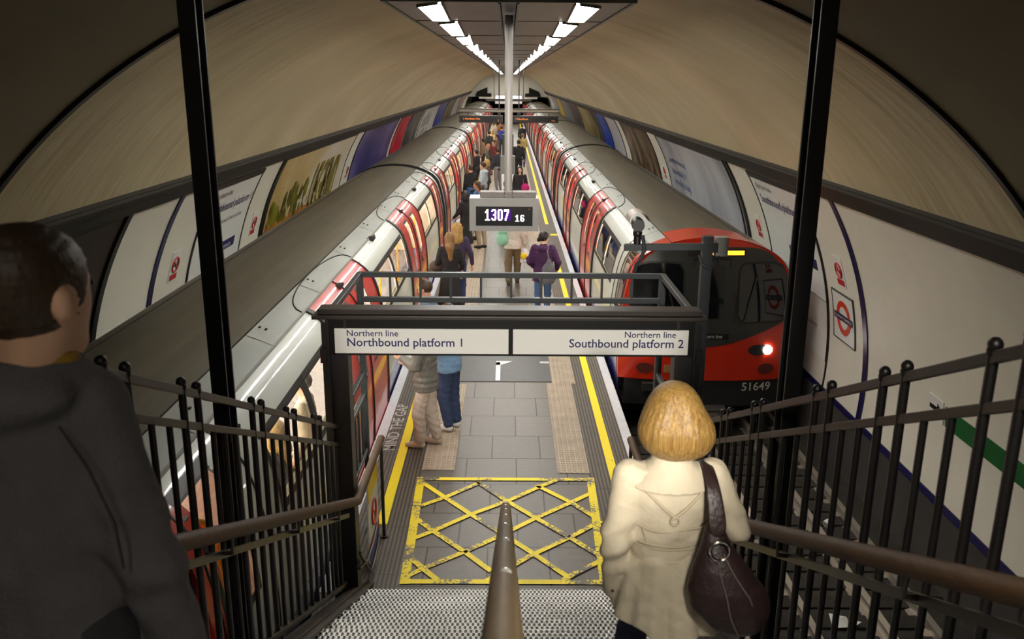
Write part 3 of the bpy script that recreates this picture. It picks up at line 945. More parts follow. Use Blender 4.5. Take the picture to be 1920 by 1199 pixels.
# the two sign boards
for x0, x1, l1, l2, al in ((-1.375, .015, 'Northern line', 'Northbound platform 1', 'LEFT'), (.05, 1.455, 'Northern line', 'Southbound platform 2', 'RIGHT')):
    mb = MB(); mb.box(x0, x1, YG - .062, YG - .048, 2.375, 2.582)
    b = mb.build('sign_board', M_SIGN, g, bevel=.003)
    xa = x0 + .095 if al == 'LEFT' else x1 - .035
    xb = x0 + .095 if al == 'LEFT' else x1 - .10
    mb = MB(); text_into(mb, l2, .098, lambda a, c: (xa + a, YG - .0635, 2.437 + c), al, bold=.011, sx=1.0); mb.build('lettering', M_INK, b)
    mb = MB(); text_into(mb, l1, .074, lambda a, c: (xb + a, YG - .0635, 2.520 + c), al, bold=.007)
    mb.build('lettering', M_INK, b)
# rear frame on top
xl, xr = -1.41, 1.49
for z in (2.70, 2.455):
    mb = MB(); mb.box(xl, xr, YR - .025, YR + .025, z - .025, z + .025); mb.build('rear_rail', M_GREY, g, bevel=.004)
for i in range(1, 10):
    x = xl + (xr - xl) * i / 10
    mb = MB(); mb.box(x - .011, x + .011, YR - .011, YR + .011, 2.48, 2.675); mb.build('upright', M_GREY, g)
for s, x in ((-1, xl), (1, xr)):
    mb = MB(); mb.bar((x, YG + .1, 2.70), (x, YR, 2.70), .05, .05); mb.build('top_arm', M_GREY, g, bevel=.004)
    mb = MB(); mb.box(x - .03, x + .03, YR - .03, YR + .03, .86, 2.72); mb.build('rear_post', M_GREY, g, bevel=.004)
    for z in (1.71, 1.49, .90):
        mb = MB(); mb.bar((x, YG + .1, z), (x, YR, z), .045, .045); mb.build('side_rail', M_GREY, g, bevel=.004)
    for i in range(1, 7):
        y = YG + .1 + (YR - YG - .1) * i / 7
        mb = MB(); mb.box(x - .011, x + .011, y - .011, y + .011, .90, 1.71 if i in (2, 3) else 1.49); mb.build('side_bar', M_GREY, g)
    # two legs to the platform
    for y in (YR, (YG + YR) / 2):
        mb = MB(); mb.box(x - .02, x + .02, y - .02, y + .02, 0.0, .9); mb.build('leg', M_GREY, g)
tag(g, 'dark gate frame across the stair foot carrying two white platform direction signs', 'gate')

# end board below the left handrail
bd = empty('warning_board', (-1.25, 7.55, 0))
M_RED = mat('sign_red', srgb(176, 38, 34), rough=0.4)
M_YEL = mat('sign_yellow', srgb(240, 206, 20), rough=0.4)
M_BLUE = mat('sign_blue', srgb(40, 56, 140), rough=0.4)
x = -1.275
mb = MB(); mb.box(x - .012, x, 7.26, 7.84, .08, .94); mb.build('board', M_SIGN, bd)
mb = MB(); mb.box(x, x + .004, 7.26, 7.84, .70, .90); mb.build('yellow_band', M_YEL, bd)
mb = MB(); mb.box(x, x + .004, 7.26, 7.84, .17, .27); mb.build('red_band', M_RED, bd)
mb = MB(); mb.box(x, x + .004, 7.26, 7.84, .08, .16); mb.build('blue_band', M_BLUE, bd)
mb = MB()
ring = [(x + .004, 7.55 + .12 * math.cos(a), .48 + .12 * math.sin(a)) for a in lin(0, 2 * PI, 28)[:-1]]
mb.tube(ring, .012, 6, closed=True); mb.bar((x + .004, 7.47, .56), (x + .004, 7.63, .40), .008, .02)
mb.build('red_ring', M_RED, bd)
tag(bd, 'white warning board with yellow band and red ring under the left handrail end', 'sign')

# camera mast beside the right platform edge
cm = empty('camera_mast', (1.645, 7.0, 0))
mb = MB(); mb.box(1.60, 1.685, 6.96, 7.04, .0, 3.28); mb.build('mast', M_GREY, cm, bevel=.006)
mb = MB(); mb.bar((.95, 6.93, 3.195), (1.66, 6.93, 3.205), .05, .055); mb.build('arm', M_GREY, cm, bevel=.005)
mb = MB(); mb.box(1.58, 1.71, 6.90, 6.95, 3.16, 3.24); mb.build('bracket', M_GREY, cm)
mb = MB(); mb.tube([(1.56 , 6.9, 3.14), (1.58, 6.88, 3.07), (1.645, 6.87, 3.04), (1.71, 6.88, 3.07), (1.73, 6.95, 3.13)], .014, 8); mb.build('cable_loop', M_GREY, cm, smooth=True)
mb = MB(); mb.box(1.70, 1.80, 6.93, 7.02, 3.12, 3.28); mb.build('junction_box', M_ALU, cm, bevel=.006)
tag(cm, 'grey steel mast with a side arm standing behind the gate by the right train', 'mast')
cc = empty('security_camera', (1.06, 6.90, 3.22))
mb = MB()
mb.tube([(1.055, 6.90, 3.375), (1.06, 6.97, 3.375), (1.07, 7.1, 3.375)], [.050, .054, .048], 16); mb.build('housing', M_IRON2, cc, smooth=True)
mb = MB(); mb.tube([(1.055, 6.93, 3.30), (1.055, 6.93, 3.22)], .03, 12); mb.ball((1.055, 6.93, 3.31), .04); mb.build('swivel', M_IRON2, cc, smooth=True)
mb = MB(); mb.tube([(1.09, 6.9, 3.30), (1.11, 6.88, 3.20), (1.09, 6.88, 3.12), (1.05, 6.88, 3.06), (1.04, 6.9, 3.0)], .016, 8); mb.build('cable', M_GREY, cc, smooth=True)
mb = MB()
mb.grid(lambda a, y: (1.06 + .082 * math.cos(a), y, 3.40 + .085 * math.sin(a)), lin(0.1, PI - .1, 10), [6.89, 7.14]); mb.build('hood', mat('pale_camera_hood', srgb(176, 160, 150), rough=.5), cc, smooth=True)
tag(cc, 'black security camera with a pale hood on the mast arm', 'camera')
# ------------------------------------------------------------------ lighting canopy
M_SOFFIT = mat('grey_brown_soffit', srgb(112, 100, 88), rough=0.38, noise=0.3, nscale=2.0, stretch=(2, .6, 1))
M_CANEDGE = mat('grey_green_canopy_edge', srgb(92, 100, 94), rough=0.45)
M_LAMP = emis('lamp_diffuser', (1.0, 0.97, 0.90, 1), LAMP_POWER)
CY0, CY1, CZ, CX = 7.25, 94.5, 5.10, 0.98
c = empty('lighting_canopy', (0, CY0, CZ))
mb = MB()
mb.box(-CX, -.085, CY0, CY1, CZ, CZ + .03); mb.box(.085, CX, CY0, CY1, CZ, CZ + .03)
mb.build('soffit', M_SOFFIT, c)
mb = MB()
mb.box(-CX - .03, -CX, CY0 - .02, CY1, CZ - .012, CZ + .1); mb.box(CX, CX + .03, CY0 - .02, CY1, CZ - .012, CZ + .1)
mb.box(-CX - .03, CX + .03, CY0 - .05, CY0, CZ - .012, CZ + .1)
mb.build('fascia', M_CANEDGE, c)
mb = MB()
mb.box(-.085, -.07, CY0, CY1, CZ - .02, CZ + .09); mb.box(.07, .085, CY0, CY1, CZ - .02, CZ + .09); mb.box(-.07, .07, CY0, CY1, CZ + .075, CZ + .09)
mb.build('centre_channel', M_BLACK, c)
mb = MB()
y = 9.65
while y < CY1:
    mb.box(-CX, -.085, y - .012, y + .012, CZ - .006, CZ); mb.box(.085, CX, y - .012, y + .012, CZ - .006, CZ); y += 3.1
mb.build('joint_strips', M_BLACK, c)
tag(c, 'long grey canopy under the crown of the vault holding two rows of lamps', 'canopy')
for s, d in ((-1, 'left'), (1, 'right')):
    y = 7.32
    while y + 2.3 < CY1:
        L = 2.12 if y < 8 else 2.86
        e = empty('ceiling_lamp', (s * .68, y, CZ))
        q = [(.54, y), (.757, y + .34), (.78, y + L), (.61, y + L)]          # skewed opening, narrower at the far end
        cxm, cym = .672, y + L / 2
        grow = lambda p, d: (p[0] + (d if p[0] > cxm else -d), p[1] + (d if p[1] > cym else -d))
        mb = MB()
        o_ = [grow(p, .014) for p in q]
        for k_ in range(4):
            a_, b_ = k_, (k_ + 1) % 4
            mb.prism([q[a_], q[b_], o_[b_], o_[a_]], lambda a, b, d: (s * a, b, d), CZ - .022, CZ)
        mb.build('lamp_frame', M_CANEDGE, e)
        mb = MB(); mb.prism(q, lambda a, b, d: (s * a, b, d), CZ - .016, CZ - .004); mb.build('diffuser', M_LAMP, e)
        tag(e, 'white rectangular lamp set into the %s side of the canopy' % d, 'lamp', '%s row of canopy lamps' % d)
        y += L + .24

# ------------------------------------------------------------------ platform clock
M_POLE = mat('pale_grey_pole', srgb(170, 164, 160), rough=0.4, metal=0.2)
M_CASE = mat('grey_clock_case', srgb(148, 146, 144), rough=0.5, noise=0.12, nscale=6)
M_CASE2 = mat('weathered_grey_timber_top', srgb(132, 124, 120), rough=0.7, noise=0.35, nscale=10, stretch=(1, 6, 6))
M_SCREEN = mat('black_screen', srgb(8, 7, 10), rough=0.25)
M_LED = emis('white_led', (1.0, 0.98, 1.0, 1), 1.6)
M_LEDV = emis('violet_led', (0.05, 0.012, 0.15, 1), 0.8)
M_LEDR = emis('red_led', (1.0, 0.12, 0.05, 1), 1.2)
k = empty('platform_clock', (0, 9.4, 5.1))
CKY = 9.40
mb = MB(); mb.tube([(.006, CKY + .12, 5.15), (.006, CKY + .12, 3.32)], .043, 18); mb.build('pole', M_POLE, k, smooth=True)
mb = MB(); mb.box(-.415, .375, CKY, CKY + .30, 2.895, 3.262)
# front rim around the screen, screen set back
mb.v = []; mb.f = []; mb.m = []
x0, x1, z0, z1 = -.415, .338, 2.90, 3.258
sx0, sx1, sz0, sz1 = -.345, .275, 2.955, 3.17
mb.box(x0, sx0, CKY, CKY + .32, z0, z1); mb.box(sx1, x1, CKY, CKY + .32, z0, z1)
mb.box(sx0, sx1, CKY, CKY + .32, z0, sz0); mb.box(sx0, sx1, CKY, CKY + .32, sz1, z1); mb.box(sx0, sx1, CKY + .06, CKY + .32, sz0, sz1)
mb.build('case', M_CASE, k)
mb = MB(); mb.box(sx0, sx1, CKY + .02, CKY + .05, sz0, sz1); scr = mb.build('screen', M_SCREEN, k)
yy = CKY + .012
PIX = {'1': ('001100', '011100', '111100', '001100', '001100', '001100', '001100', '001100', '111111'),
       '3': ('011110', '110011', '000011', '000011', '001110', '000011', '000011', '110011', '011110'),
       '0': ('011110', '110011', '110011', '110011', '110011', '110011', '110011', '110011', '011110'),
       '7': ('111111', '111111', '000011', '000110', '000110', '001100', '001100', '011000', '011000'),
       '6': ('011110', '110011', '110000', '110000', '111110', '110011', '110011', '110011', '011110')}
def digit(ch, x, z, w, h):
    mb = MB()
    rows = PIX[ch]; cw, rh = w / 6, h / len(rows)
    for i, r in enumerate(rows):
        for j, v in enumerate(r):
            if v == '1': mb.box(x + j * cw, x + (j + 1) * cw + .0004, yy, yy + .004, z + h - (i + 1) * rh - .0004, z + h - i * rh)
    mb.build('digit', M_LED, scr)
for i, ch in enumerate('1307'): digit(ch, -.245 + .069 * i, 3.014, .054, .125)
for i, ch in enumerate('16'): digit(ch, .086 + .056 * i, 3.006, .042, .072)
mb = MB(); mb.box(-.19, .04, yy + .006, yy + .008, 3.014, 3.139); mb.build('violet_glow', M_LEDV, scr)
mb = MB(); mb.box(.232, .238, yy, yy + .004, 3.138, 3.144); mb.build('indicator', M_LEDR, scr)
mb = MB()
mb.box(-.30, -.035, CKY + .05, CKY + .22, 3.258, 3.322); mb.box(-.03, .05, CKY + .04, CKY + .23, 3.258, 3.326); mb.box(.055, .31, CKY + .05, CKY + .22, 3.258, 3.322)
mb.build('top_housing', M_CASE2, k, bevel=.006)
tag(k, 'grey boxed platform clock reading 1307 16 hung on a pale pole', 'clock')

# ------------------------------------------------------------------ next-train indicators
M_INDC = mat('brown_black_casing', srgb(52, 44, 40), rough=0.45)
M_AMB = emis('amber_led', (1.0, 0.25, 0.05, 1), 0.9)
M_BEAM = mat('pale_beam_paint', srgb(150, 142, 128), rough=0.4)
IY = 28.0
b = empty('indicator_beam', (0, IY, 3.6))
mb = MB(); mb.box(-1.55, 1.60, IY, IY + .12, 3.53, 3.60); mb.build('beam', M_BEAM, b)
mb = MB(); mb.box(-1.56, 1.61, IY - .02, IY + .14, 3.60, 3.625); mb.box(-1.56, 1.61, IY - .02, IY + .14, 3.505, 3.53); mb.build('beam_edges', M_INDC, b)
for x in (-.28, .34): 
    mb = MB(); mb.box(x - .02, x + .02, IY + .04, IY + .08, 3.6, CZ); mb.build('hanger', M_INDC, b)
    mb = MB(); mb.box(x - .05, x + .05, IY, IY + .12, 3.40, 3.5); mb.build('bracket', M_INDC, b)
tag(b, 'pale horizontal beam across the platform from which the train indicators hang', 'beam')
for x0, x1, d, tx in ((-1.545, -.16, 'left', ((-1.44, '1 Edgware'), (-.34, '2 min'))), (.11, 1.595, 'right', ((.2, '1 Morden'), (1.38, '3 min')))):
    e = empty('train_indicator', ((x0 + x1) / 2, IY, 3.4))
    mb = MB(); mb.box(x0, x1, IY - .02, IY + .16, 3.19, 3.41); mb.build('casing', M_INDC, e, bevel=.006)
    mb = MB(); mb.box(x0 + .06, x1 - .04, IY - .03, IY - .021, 3.225, 3.375); sc = mb.build('screen', M_SCREEN, e)
    mb = MB()
    text_into(mb, '1 Northern line' if d == 'left' else '1 Northern', .085, lambda a, c: (x0 + .12 + a, IY - .034, 3.285 + c), 'LEFT', bold=.006)
    if d == 'left': text_into(mb, '2', .06, lambda a, c: (x1 - .16 + a, IY - .034, 3.25 + c), 'LEFT')
    else: text_into(mb, '3 min', .05, lambda a, c: (x1 - .22 + a, IY - .034, 3.25 + c), 'LEFT')
    mb.build('lettering', M_AMB, sc)
    for x in (x0 + .28, x1 - .3):
        mb = MB(); mb.box(x - .012, x + .012, IY + .05, IY + .08, 3.41, 3.51); mb.build('hanger', M_INDC, e)
    tag(e, 'dark next train indicator with amber letters hanging on the %s of the pole' % d, 'indicator')
# far illuminated sign on rods
e = empty('lightbox_sign', (0, 42, 3.7))
mb = MB(); mb.box(-.58, .62, 42, 42.15, 3.52, 3.78); mb.build('lit_panel', emis('lightbox_white', (1, 1, .96, 1), 1.6), e)
mb = MB(); mb.box(-.60, .64, 41.99, 42.16, 3.78, 3.81); mb.build('top_edge', M_INDC, e)
for x in (-.45, .5):
    mb = MB(); mb.tube([(x, 42.08, 3.81), (x, 42.08, CZ - .007)], .014, 8); mb.build('rod', M_IRON, e)
tag(e, 'bright white lightbox sign on two rods above the far platform', 'sign')
e = empty('dark_beam', (0, 50, 3.2))
mb = MB(); mb.box(-.95, 1.0, 38, 38.15, 3.62, 3.72); mb.build('beam', M_INDC, e)
for x in (-.6, .65):
    mb = MB(); mb.box(x - .015, x + .015, 38.05, 38.1, 3.72, CZ); mb.build('hanger', M_INDC, e)
mb = MB(); mb.box(-.55, .6, 37.97, 38.18, 3.52, 3.62); mb.build('sign_box', M_ALU, e)
tag(e, 'short dark crossbeam with a thin sign box behind the train indicators', 'beam')

# equipment cabinet on a post behind the clock pole
e = empty('equipment_cabinet', (.0, 30, 0))
M_CAB = mat('grey_cabinet', srgb(140, 142, 138), rough=.5)
mb = MB(); mb.box(-.045, .045, 29.96, 30.04, 0, 2.9); mb.build('post', M_GREY, e)
mb = MB(); mb.box(-.25, .25, 29.84, 30.16, 1.39, 2.0); mb.build('box', M_CAB, e, bevel=.01)
mb = MB(); mb.box(-.20, .19, 29.88, 30.12, 2.03, 2.72); mb.build('upper_box', mat('dark_green_grey_box', srgb(62, 70, 66), rough=.5), e, bevel=.01)
mb = MB(); mb.box(-.10, .10, 29.9, 30.1, 0, .03); mb.build('foot', M_GREY, e)
tag(e, 'grey equipment cabinet with a dark box above it on a post beyond the clock', 'cabinet')

# unseen batten lamps over the stair head, side skirts added to spare the vault
M_BAT = emis('batten_tube', (1.0, 0.93, 0.80, 1), STAIR_POWER)
for x in (-.55, .75):
    e = empty('batten_lamp', (x, -.6, 5.2))
    zz = TZ + math.sqrt(TR ** 2 - x * x)
    mb = MB(); mb.box(x - .07, x + .07, -1.4, .1, zz - .10, zz - .02); mb.box(x - .085, x - .075, -1.4, .1, zz - .21, zz - .02); mb.box(x + .075, x + .085, -1.4, .1, zz - .21, zz - .02); mb.build('lamp_body', M_CANEDGE, e)
    mb = MB(); mb.tube([(x, -1.35, zz - .14), (x, .05, zz - .14)], .026, 12); mb.build('tube', M_BAT, e, smooth=True)
    tag(e, 'white batten lamp fixed to the vault above the stair landing, %s one' % ('left' if x < 0 else 'right'), 'lamp')

# two unseen spots added over the stair head to light gate signs and coat
for x, y, aim, pw, cone, d in ((.40, -2.5, (.05, 6.7, 3.0), 1500, 21.5, 'rear'), (.72, .35, (.40, 3.9, 1.2), 105, 62, 'forward')):
    zz = 5.06
    e = empty('fill_spot', (x, y, zz))
    dv = (Vector(aim) - Vector((x, y, zz))).normalized()
    mb = MB(); mb.tube([Vector((x, y, zz)) - dv * .16, Vector((x, y, zz)) - dv * .10, Vector((x, y, zz)) + dv * .03], [.07, .11, .13], 18, caps=True); mb.build('lamp_housing', M_IRON2, e, smooth=True)
    mb = MB(); mb.tube([(x, y, zz), (x, y, TZ + math.sqrt(TR ** 2 - x * x) - .01)], .02, 8); mb.build('bracket', M_IRON2, e)
    ld = bpy.data.lights.new('fill_beam', 'SPOT')
    ld.energy = FILL_SPOT_POWER * pw; ld.color = (1.0, .93, .82); ld.spot_size = math.radians(cone); ld.spot_blend = .45; ld.shadow_soft_size = .20
    lo = bpy.data.objects.new('fill_beam', ld); COL.objects.link(lo)
    lo.parent = e; lo.location = dv * .05
    lo.rotation_euler = dv.to_track_quat('-Z', 'Y').to_euler()
    tag(e, 'black floodlight added unseen over the stair landing to light the signs and coat, %s one' % d, 'lamp')
# ------------------------------------------------------------------ trains
XC = 3.02
CAR_L, CAR_GAP = 18.75, 0.42
PROF = [(-.35, 1.24), (-.1, 1.30), (.32, 1.32), (.70, 1.318), (.95, 1.31), (1.10, 1.30), (1.27, 1.28), (1.45, 1.25), (1.65, 1.205), (1.83, 1.145),
        (1.92, 1.09), (2.0, 1.015), (2.06, .935), (2.10, .86)]
ROOF = [(.86, 2.10), (.74, 2.155), (.60, 2.205), (.42, 2.25), (.2, 2.28), (0, 2.29)]
PZ = [p[0] for p in PROF]; PU = [p[1] for p in PROF]
def hw(z):
    if z > 2.10:
        zs = [r[1] for r in ROOF]; us = [r[0] for r in ROOF]
        return float(np.interp(z, zs, us))
    return float(np.interp(z, PZ, PU))
def roof_z(u): return float(np.interp(abs(u), [r[0] for r in ROOF][::-1], [r[1] for r in ROOF][::-1]))

M_CREAM = mat('white_carriage_paint', srgb(206, 211, 202), rough=0.42, noise=0.05, nscale=1.5, coat=.5)
M_CRED = mat('red_door_paint', srgb(196, 30, 24), rough=0.36, noise=0.12, nscale=2.0, coat=.6)
M_CBLUE = mat('blue_skirt_paint', srgb(34, 42, 120), rough=0.3, coat=.4)
M_ROOF = mat('dusty_roof', srgb(98, 91, 74), rough=0.62, noise=0.45, nscale=1.6, stretch=(3.0, .16, 3.0))
M_ROOFE = mat('grey_roof_edge', srgb(168, 172, 166), rough=0.5, noise=0.2, nscale=2.5, stretch=(2, .4, 2))
M_RUB = mat('black_rubber', srgb(20, 19, 20), rough=0.5)
M_UNDER = mat('black_underframe', srgb(20, 18, 17), rough=0.8)
M_GLASS = glass_mat('carriage_glass')
M_LINING = mat('cream_carriage_lining', srgb(226, 214, 188), rough=0.45)
M_CFLOOR = mat('grey_carriage_floor', srgb(110, 104, 104), rough=0.6, noise=.3, nscale=20)
M_SEAT = mat('patterned_moquette', srgb(70, 66, 92), rough=0.9, noise=0.7, nscale=42, col2=srgb(30, 26, 30))
M_SEATB = mat('seat_frame_grey', srgb(96, 98, 110), rough=0.5)
M_POLEY = mat('yellow_grab_pole', srgb(232, 186, 30), rough=0.3)
M_CLIGHT = emis('carriage_strip_lamp', (1.0, 0.93, 0.80, 1), TRAIN_POWER)
M_DKGLASS = mat('dark_cab_glass', srgb(16, 17, 20), rough=0.06, spec=0.8)
M_MASK = mat('dark_grey_cab_mask', srgb(48, 48, 46), rough=0.4)
M_FRED = mat('red_cab_front', srgb(196, 42, 18), rough=0.3, noise=0.1, nscale=3, coat=.4)
M_HEAD = emis('headlamp', (1.0, 0.96, 0.88, 1), 10.0)
M_DEST = emis('amber_destination', (1.0, 0.33, 0.02, 1), 2.0)
M_NUM = mat('pale_number_paint', srgb(196, 196, 190), rough=0.5)

DOORS_CAB = [(4.57, 7.30, 2), (10.80, 13.55, 2), (16.85, 18.25, 1)]
DOORS_MID = [(.45, 1.85, 1), (5.15, 7.90, 2), (11.0, 13.75, 2), (16.95, 18.35, 1)]
WIN_CAB = [(1.75, 4.40), (7.47, 10.62), (13.73, 16.68)]
WIN_MID = [(2.05, 4.98), (8.08, 10.83), (13.93, 16.78)]
WZ0, WZ1 = 1.27, 1.83

def make_car(side, cab):
    """a carriage with its platform side towards x=0; local origin at the rail-side centre of its near end"""
    e = empty('tube_carriage', (side * XC, 0, 0))
    P = lambda u, s, z: (-side * u, s, z)      # u grows towards the platform
    sidept = lambda s, z, off=0.0: P(hw(z) + off, s, z)
    doors = DOORS_CAB if cab else DOORS_MID
    wins = WIN_CAB if cab else WIN_MID
    B = lambda mb, nm, m, p=e, **kw: mb.build(nm, m, p, local=True, **kw)
    # ---- body
    zrows = sorted(set(PZ + [.05, 1.0]))
    panes = []
    for a, b in wins:
        w = (b - a - .14) / 2
        panes += [(a, a + w), (b - w, b)]
    cabwin = [(.34, .92, 1.05, 2.0)] if cab else []
    s0 = .10 if cab else 0.0
    sb = sorted(set([s0, CAR_L] + [v for p in panes for v in p] + [v for d in doors for v in d[:2]] + [v for c in cabwin for v in c[:2]]))
    def hole(s, z):
        if any(d[0] < s < d[1] for d in doors) and z > -.12: return True
        if any(a < s < b for a, b in panes) and WZ0 < z < WZ1: return True
        if any(c[0] < s < c[1] for c in cabwin) and 1.10 < z < 2.0: return True
        return False
    mb = MB()
    mb.grid(lambda s, z: sidept(s, z), sb, zrows, mi=lambda s, z: 1 if z < .32 else 0, skip=hole)
    mb.grid(lambda s, z: P(-hw(z), s, z), [s0, CAR_L], zrows, mi=lambda s, z: 1 if z < .32 else 0)
    # end walls
    outline = [(hw(z), z) for z in PZ] + [(r[0], r[1]) for r in ROOF[1:]] + [(-r[0], r[1]) for r in ROOF[-2:0:-1]] + [(-hw(z), z) for z in PZ[::-1]]
    ends = [CAR_L] if cab else [0.0, CAR_L]
    for s in ends:
        n = len(mb.v); mb.add([P(u, s, z) for u, z in outline], [tuple(range(len(outline)))], 2)
    B(mb, 'body', [M_CREAM, M_CBLUE, M_UNDER], smooth=True, fix=False)
    for s in ends:
        mb = MB(); mb.tube([P(u * 1.004, s + (.02 if s == 0 else -.02), z + .006) for u, z in outline if z > -.1], .013, 6)
        B(mb, 'end_hoop', M_RUB, smooth=True)
    # ---- roof
    mb = MB()
    ru = [r[0] for r in ROOF]
    us = ru + [-v for v in ru[-2::-1]]
    mb.grid(lambda s, u: P(u, s, roof_z(u)), [s0, CAR_L], us, mi=lambda s, u: 1 if u > .60 else 0)
    B(mb, 'roof', [M_ROOF, M_ROOFE], smooth='all', fix=False)
    mb = MB()
    mb.bar(P(.87, s0, 2.108), P(.87, CAR_L, 2.108), .02, .02)
    B(mb, 'gutter', M_ROOFE)
    mb = MB()
    for u in (.60, -.60): mb.bar(P(u, s0, 2.208), P(u, CAR_L, 2.208), .012, .008)
    B(mb, 'roof_seam', M_RUB)
    mb = MB(); mb.box(-1.15, 1.15, s0 + .3, CAR_L - .1, -.54, -.30)
    B(mb, 'underframe', M_UNDER)
    for bs in (2.6, CAR_L - 2.6):
        for ds in (-.95, .95):
            mb = MB()
            for u in (-.7, .7):
                mb.tube([P(u - .06, bs + ds, -.30), P(u + .06, bs + ds, -.30)], .35, 20)
            mb.tube([P(-.7, bs + ds, -.30), P(.7, bs + ds, -.30)], .07, 10)
            B(mb, 'wheel_pair', M_RAIL, smooth=True)
    # ---- windows
    for a, b in wins:
        w = (b - a - .14) / 2
        mb = MB()
        fr = .045
        def strip(s0_, s1_, z0_, z1_, off=.006):
            mb.grid(lambda s, z: sidept(s, z, off), [s0_, s1_], lin(z0_, z1_, 6))
        for p0, p1 in ((a, a + w), (b - w, b)):
            strip(p0 - fr, p0 + .02, WZ0 - fr, WZ1 + fr); strip(p1 - .02, p1 + fr, WZ0 - fr, WZ1 + fr)
            strip(p0, p1, WZ0 - fr, WZ0 + .02); strip(p0, p1, WZ1 - .02, WZ1 + fr)
        strip(a + w, b - w, WZ0 - fr, WZ1 + fr, .008)
        fo = B(mb, 'window', M_RUB, fix=False)
        mb = MB()
        for p0, p1 in ((a, a + w), (b - w, b)):
            mb.grid(lambda s, z: sidept(s, z, -.012), [p0, p1], lin(WZ0, WZ1, 6))
        B(mb, 'window_pane', M_GLASS, fo, smooth='all', fix=False)
    # ---- doors
    for d0, d1, nl in doors:
        wl = (d1 - d0) / nl
        for i in range(nl):
            a, b = d0 + wl * i, d0 + wl * (i + 1)
            # leaf window sits towards the meeting edge
            m = .36 if nl == 2 else .34
            w0, w1 = (a + wl - .30 - .40, a + wl - .30) if (nl == 2 and i == 0) else ((a + .30, a + .30 + .40) if nl == 2 else (a + (wl - .42) / 2, a + (wl + .42) / 2))
            zr = sorted(set([z for z in PZ if z >= -.1] + [.05, 1.0, 2.0]))
            mb = MB()
            mb.grid(lambda s, z: sidept(s, z, .014), [a + .006, w0, w1, b - .006], zr, skip=lambda s, z: w0 < s < w1 and 1.0 < z < 1.92)
            for s in (a + .006, b - .006):
                mb.grid(lambda o, z: sidept(s, z, o), [-.03, .014], zr)
            leaf = B(mb, 'door', M_CRED, smooth=True, fix=False)
            mb = MB()
            for q0, q1, z0_, z1_ in ((w0 - .02, w0 + .012, .98, 1.94), (w1 - .012, w1 + .02, .98, 1.94), (w0, w1, .98, 1.012), (w0, w1, 1.908, 1.94)):
                mb.grid(lambda s, z: sidept(s, z, .018), [q0, q1], lin(z0_, z1_, 10))
            B(mb, 'door_window_seal', M_RUB, leaf, fix=False)
            mb = MB(); mb.grid(lambda s, z: sidept(s, z, .004), [w0, w1], lin(1.0, 1.92, 10))
            B(mb, 'door_window', M_GLASS, leaf, smooth='all', fix=False)
        for s, wd in ((d0, .058), (d1, .014)) + (((d0 + wl, .007),) if nl == 2 else ()):
            mb = MB()
            pts = [sidept(s, z, .016) for z in zrows if z >= -.1]
            for pa, pb in zip(pts[:-1], pts[1:]): mb.bar(pa, pb, wd * 2, .03, up=(-side, 0, .2))
            B(mb, 'door_seal', M_RUB)
        # arched drip rail on the roof above the doorway
        mb = MB()
        pts = []
        for t in lin(0, PI, 18):
            s = (d0 + d1) / 2 - math.cos(t) * ((d1 - d0) / 2 + .12)
            u = .85 - .24 * math.sin(t) ** .8
            pts.append(P(u, s, roof_z(u) + .008))
        mb.tube(pts, .007, 6)
        B(mb, 'drip_rail', M_RUB, smooth=True)
        # indicator lamp and handles above the doorway
        mb = MB()
        c = (d0 + d1) / 2
        mb.box(*sorted((P(.93, 0, 0)[0], P(1.0, 0, 0)[0])), c - .10, c + .10, 2.035, 2.07)
        B(mb, 'door_lamp', M_RUB)
    for sl in ([8.95, 15.2] if cab else [3.5, 9.45, 15.35]):
        mb = MB(); mb.box(*sorted((P(.85, 0, 0)[0], P(.95, 0, 0)[0])), sl - .10, sl + .10, 2.075, 2.12); mb.tube([P(.90, sl + .10, 2.10), P(.90, sl + .3, 2.10)], .014, 8)
        B(mb, 'roof_fitting', M_RUB)
    # seams and rivets on the roof edge
    mb = MB()
    for s in lin(1.2, CAR_L - 1, 8):
        mb.grid(lambda a_, u: P(u, s + a_, roof_z(u) + .004), [-.008, .008], [.61, .68, .77, .85])
        for du in (.64, .70):
            mb.box(*sorted((P(du, 0, 0)[0], P(du + .02, 0, 0)[0])), s + .3, s + .33, roof_z(du), roof_z(du) + .012)
    B(mb, 'roof_joint', M_RUB, fix=False)
    # ---- interior
    mb = MB()
    i0 = 1.62 if cab else .15
    iz = [.06, .6, 1.0, 1.3, 1.6, 1.85, 2.0]
    mb.grid(lambda s, z: P(-(hw(z) - .10), s, z), [i0, CAR_L - .15], iz)
    mb.grid(lambda s, t: P(-(hw(2.0) - .10) + t * 2 * (hw(2.0) - .10), s, 2.0 + .09 * math.sin(PI * t)), [i0, CAR_L - .15], lin(0, 1, 8))
    for s in (i0, CAR_L - .15):
        mb.grid(lambda u, z: P(u * (hw(z) - .10), s, z), [-1, 0, 1], iz)
    # lower lining on the platform side under the windows
    for a, b in wins:
        mb.grid(lambda s, z: P(hw(z) - .07, s, z), [a - .1, b + .1], [.06, .6, 1.0, 1.26])
    B(mb, 'lining', M_LINING, smooth=True, fix=False)
    mb = MB(); mb.box(-1.2, 1.2, i0, CAR_L - .15, 0.0, .055); B(mb, 'carriage_floor', M_CFLOOR)
    mb = MB()
    for u in (-.45, .45): mb.box(*sorted((P(u - .06, 0, 0)[0], P(u + .06, 0, 0)[0])), i0 + .3, CAR_L - .4, 2.02, 2.045)
    B(mb, 'strip_lamp', M_CLIGHT)
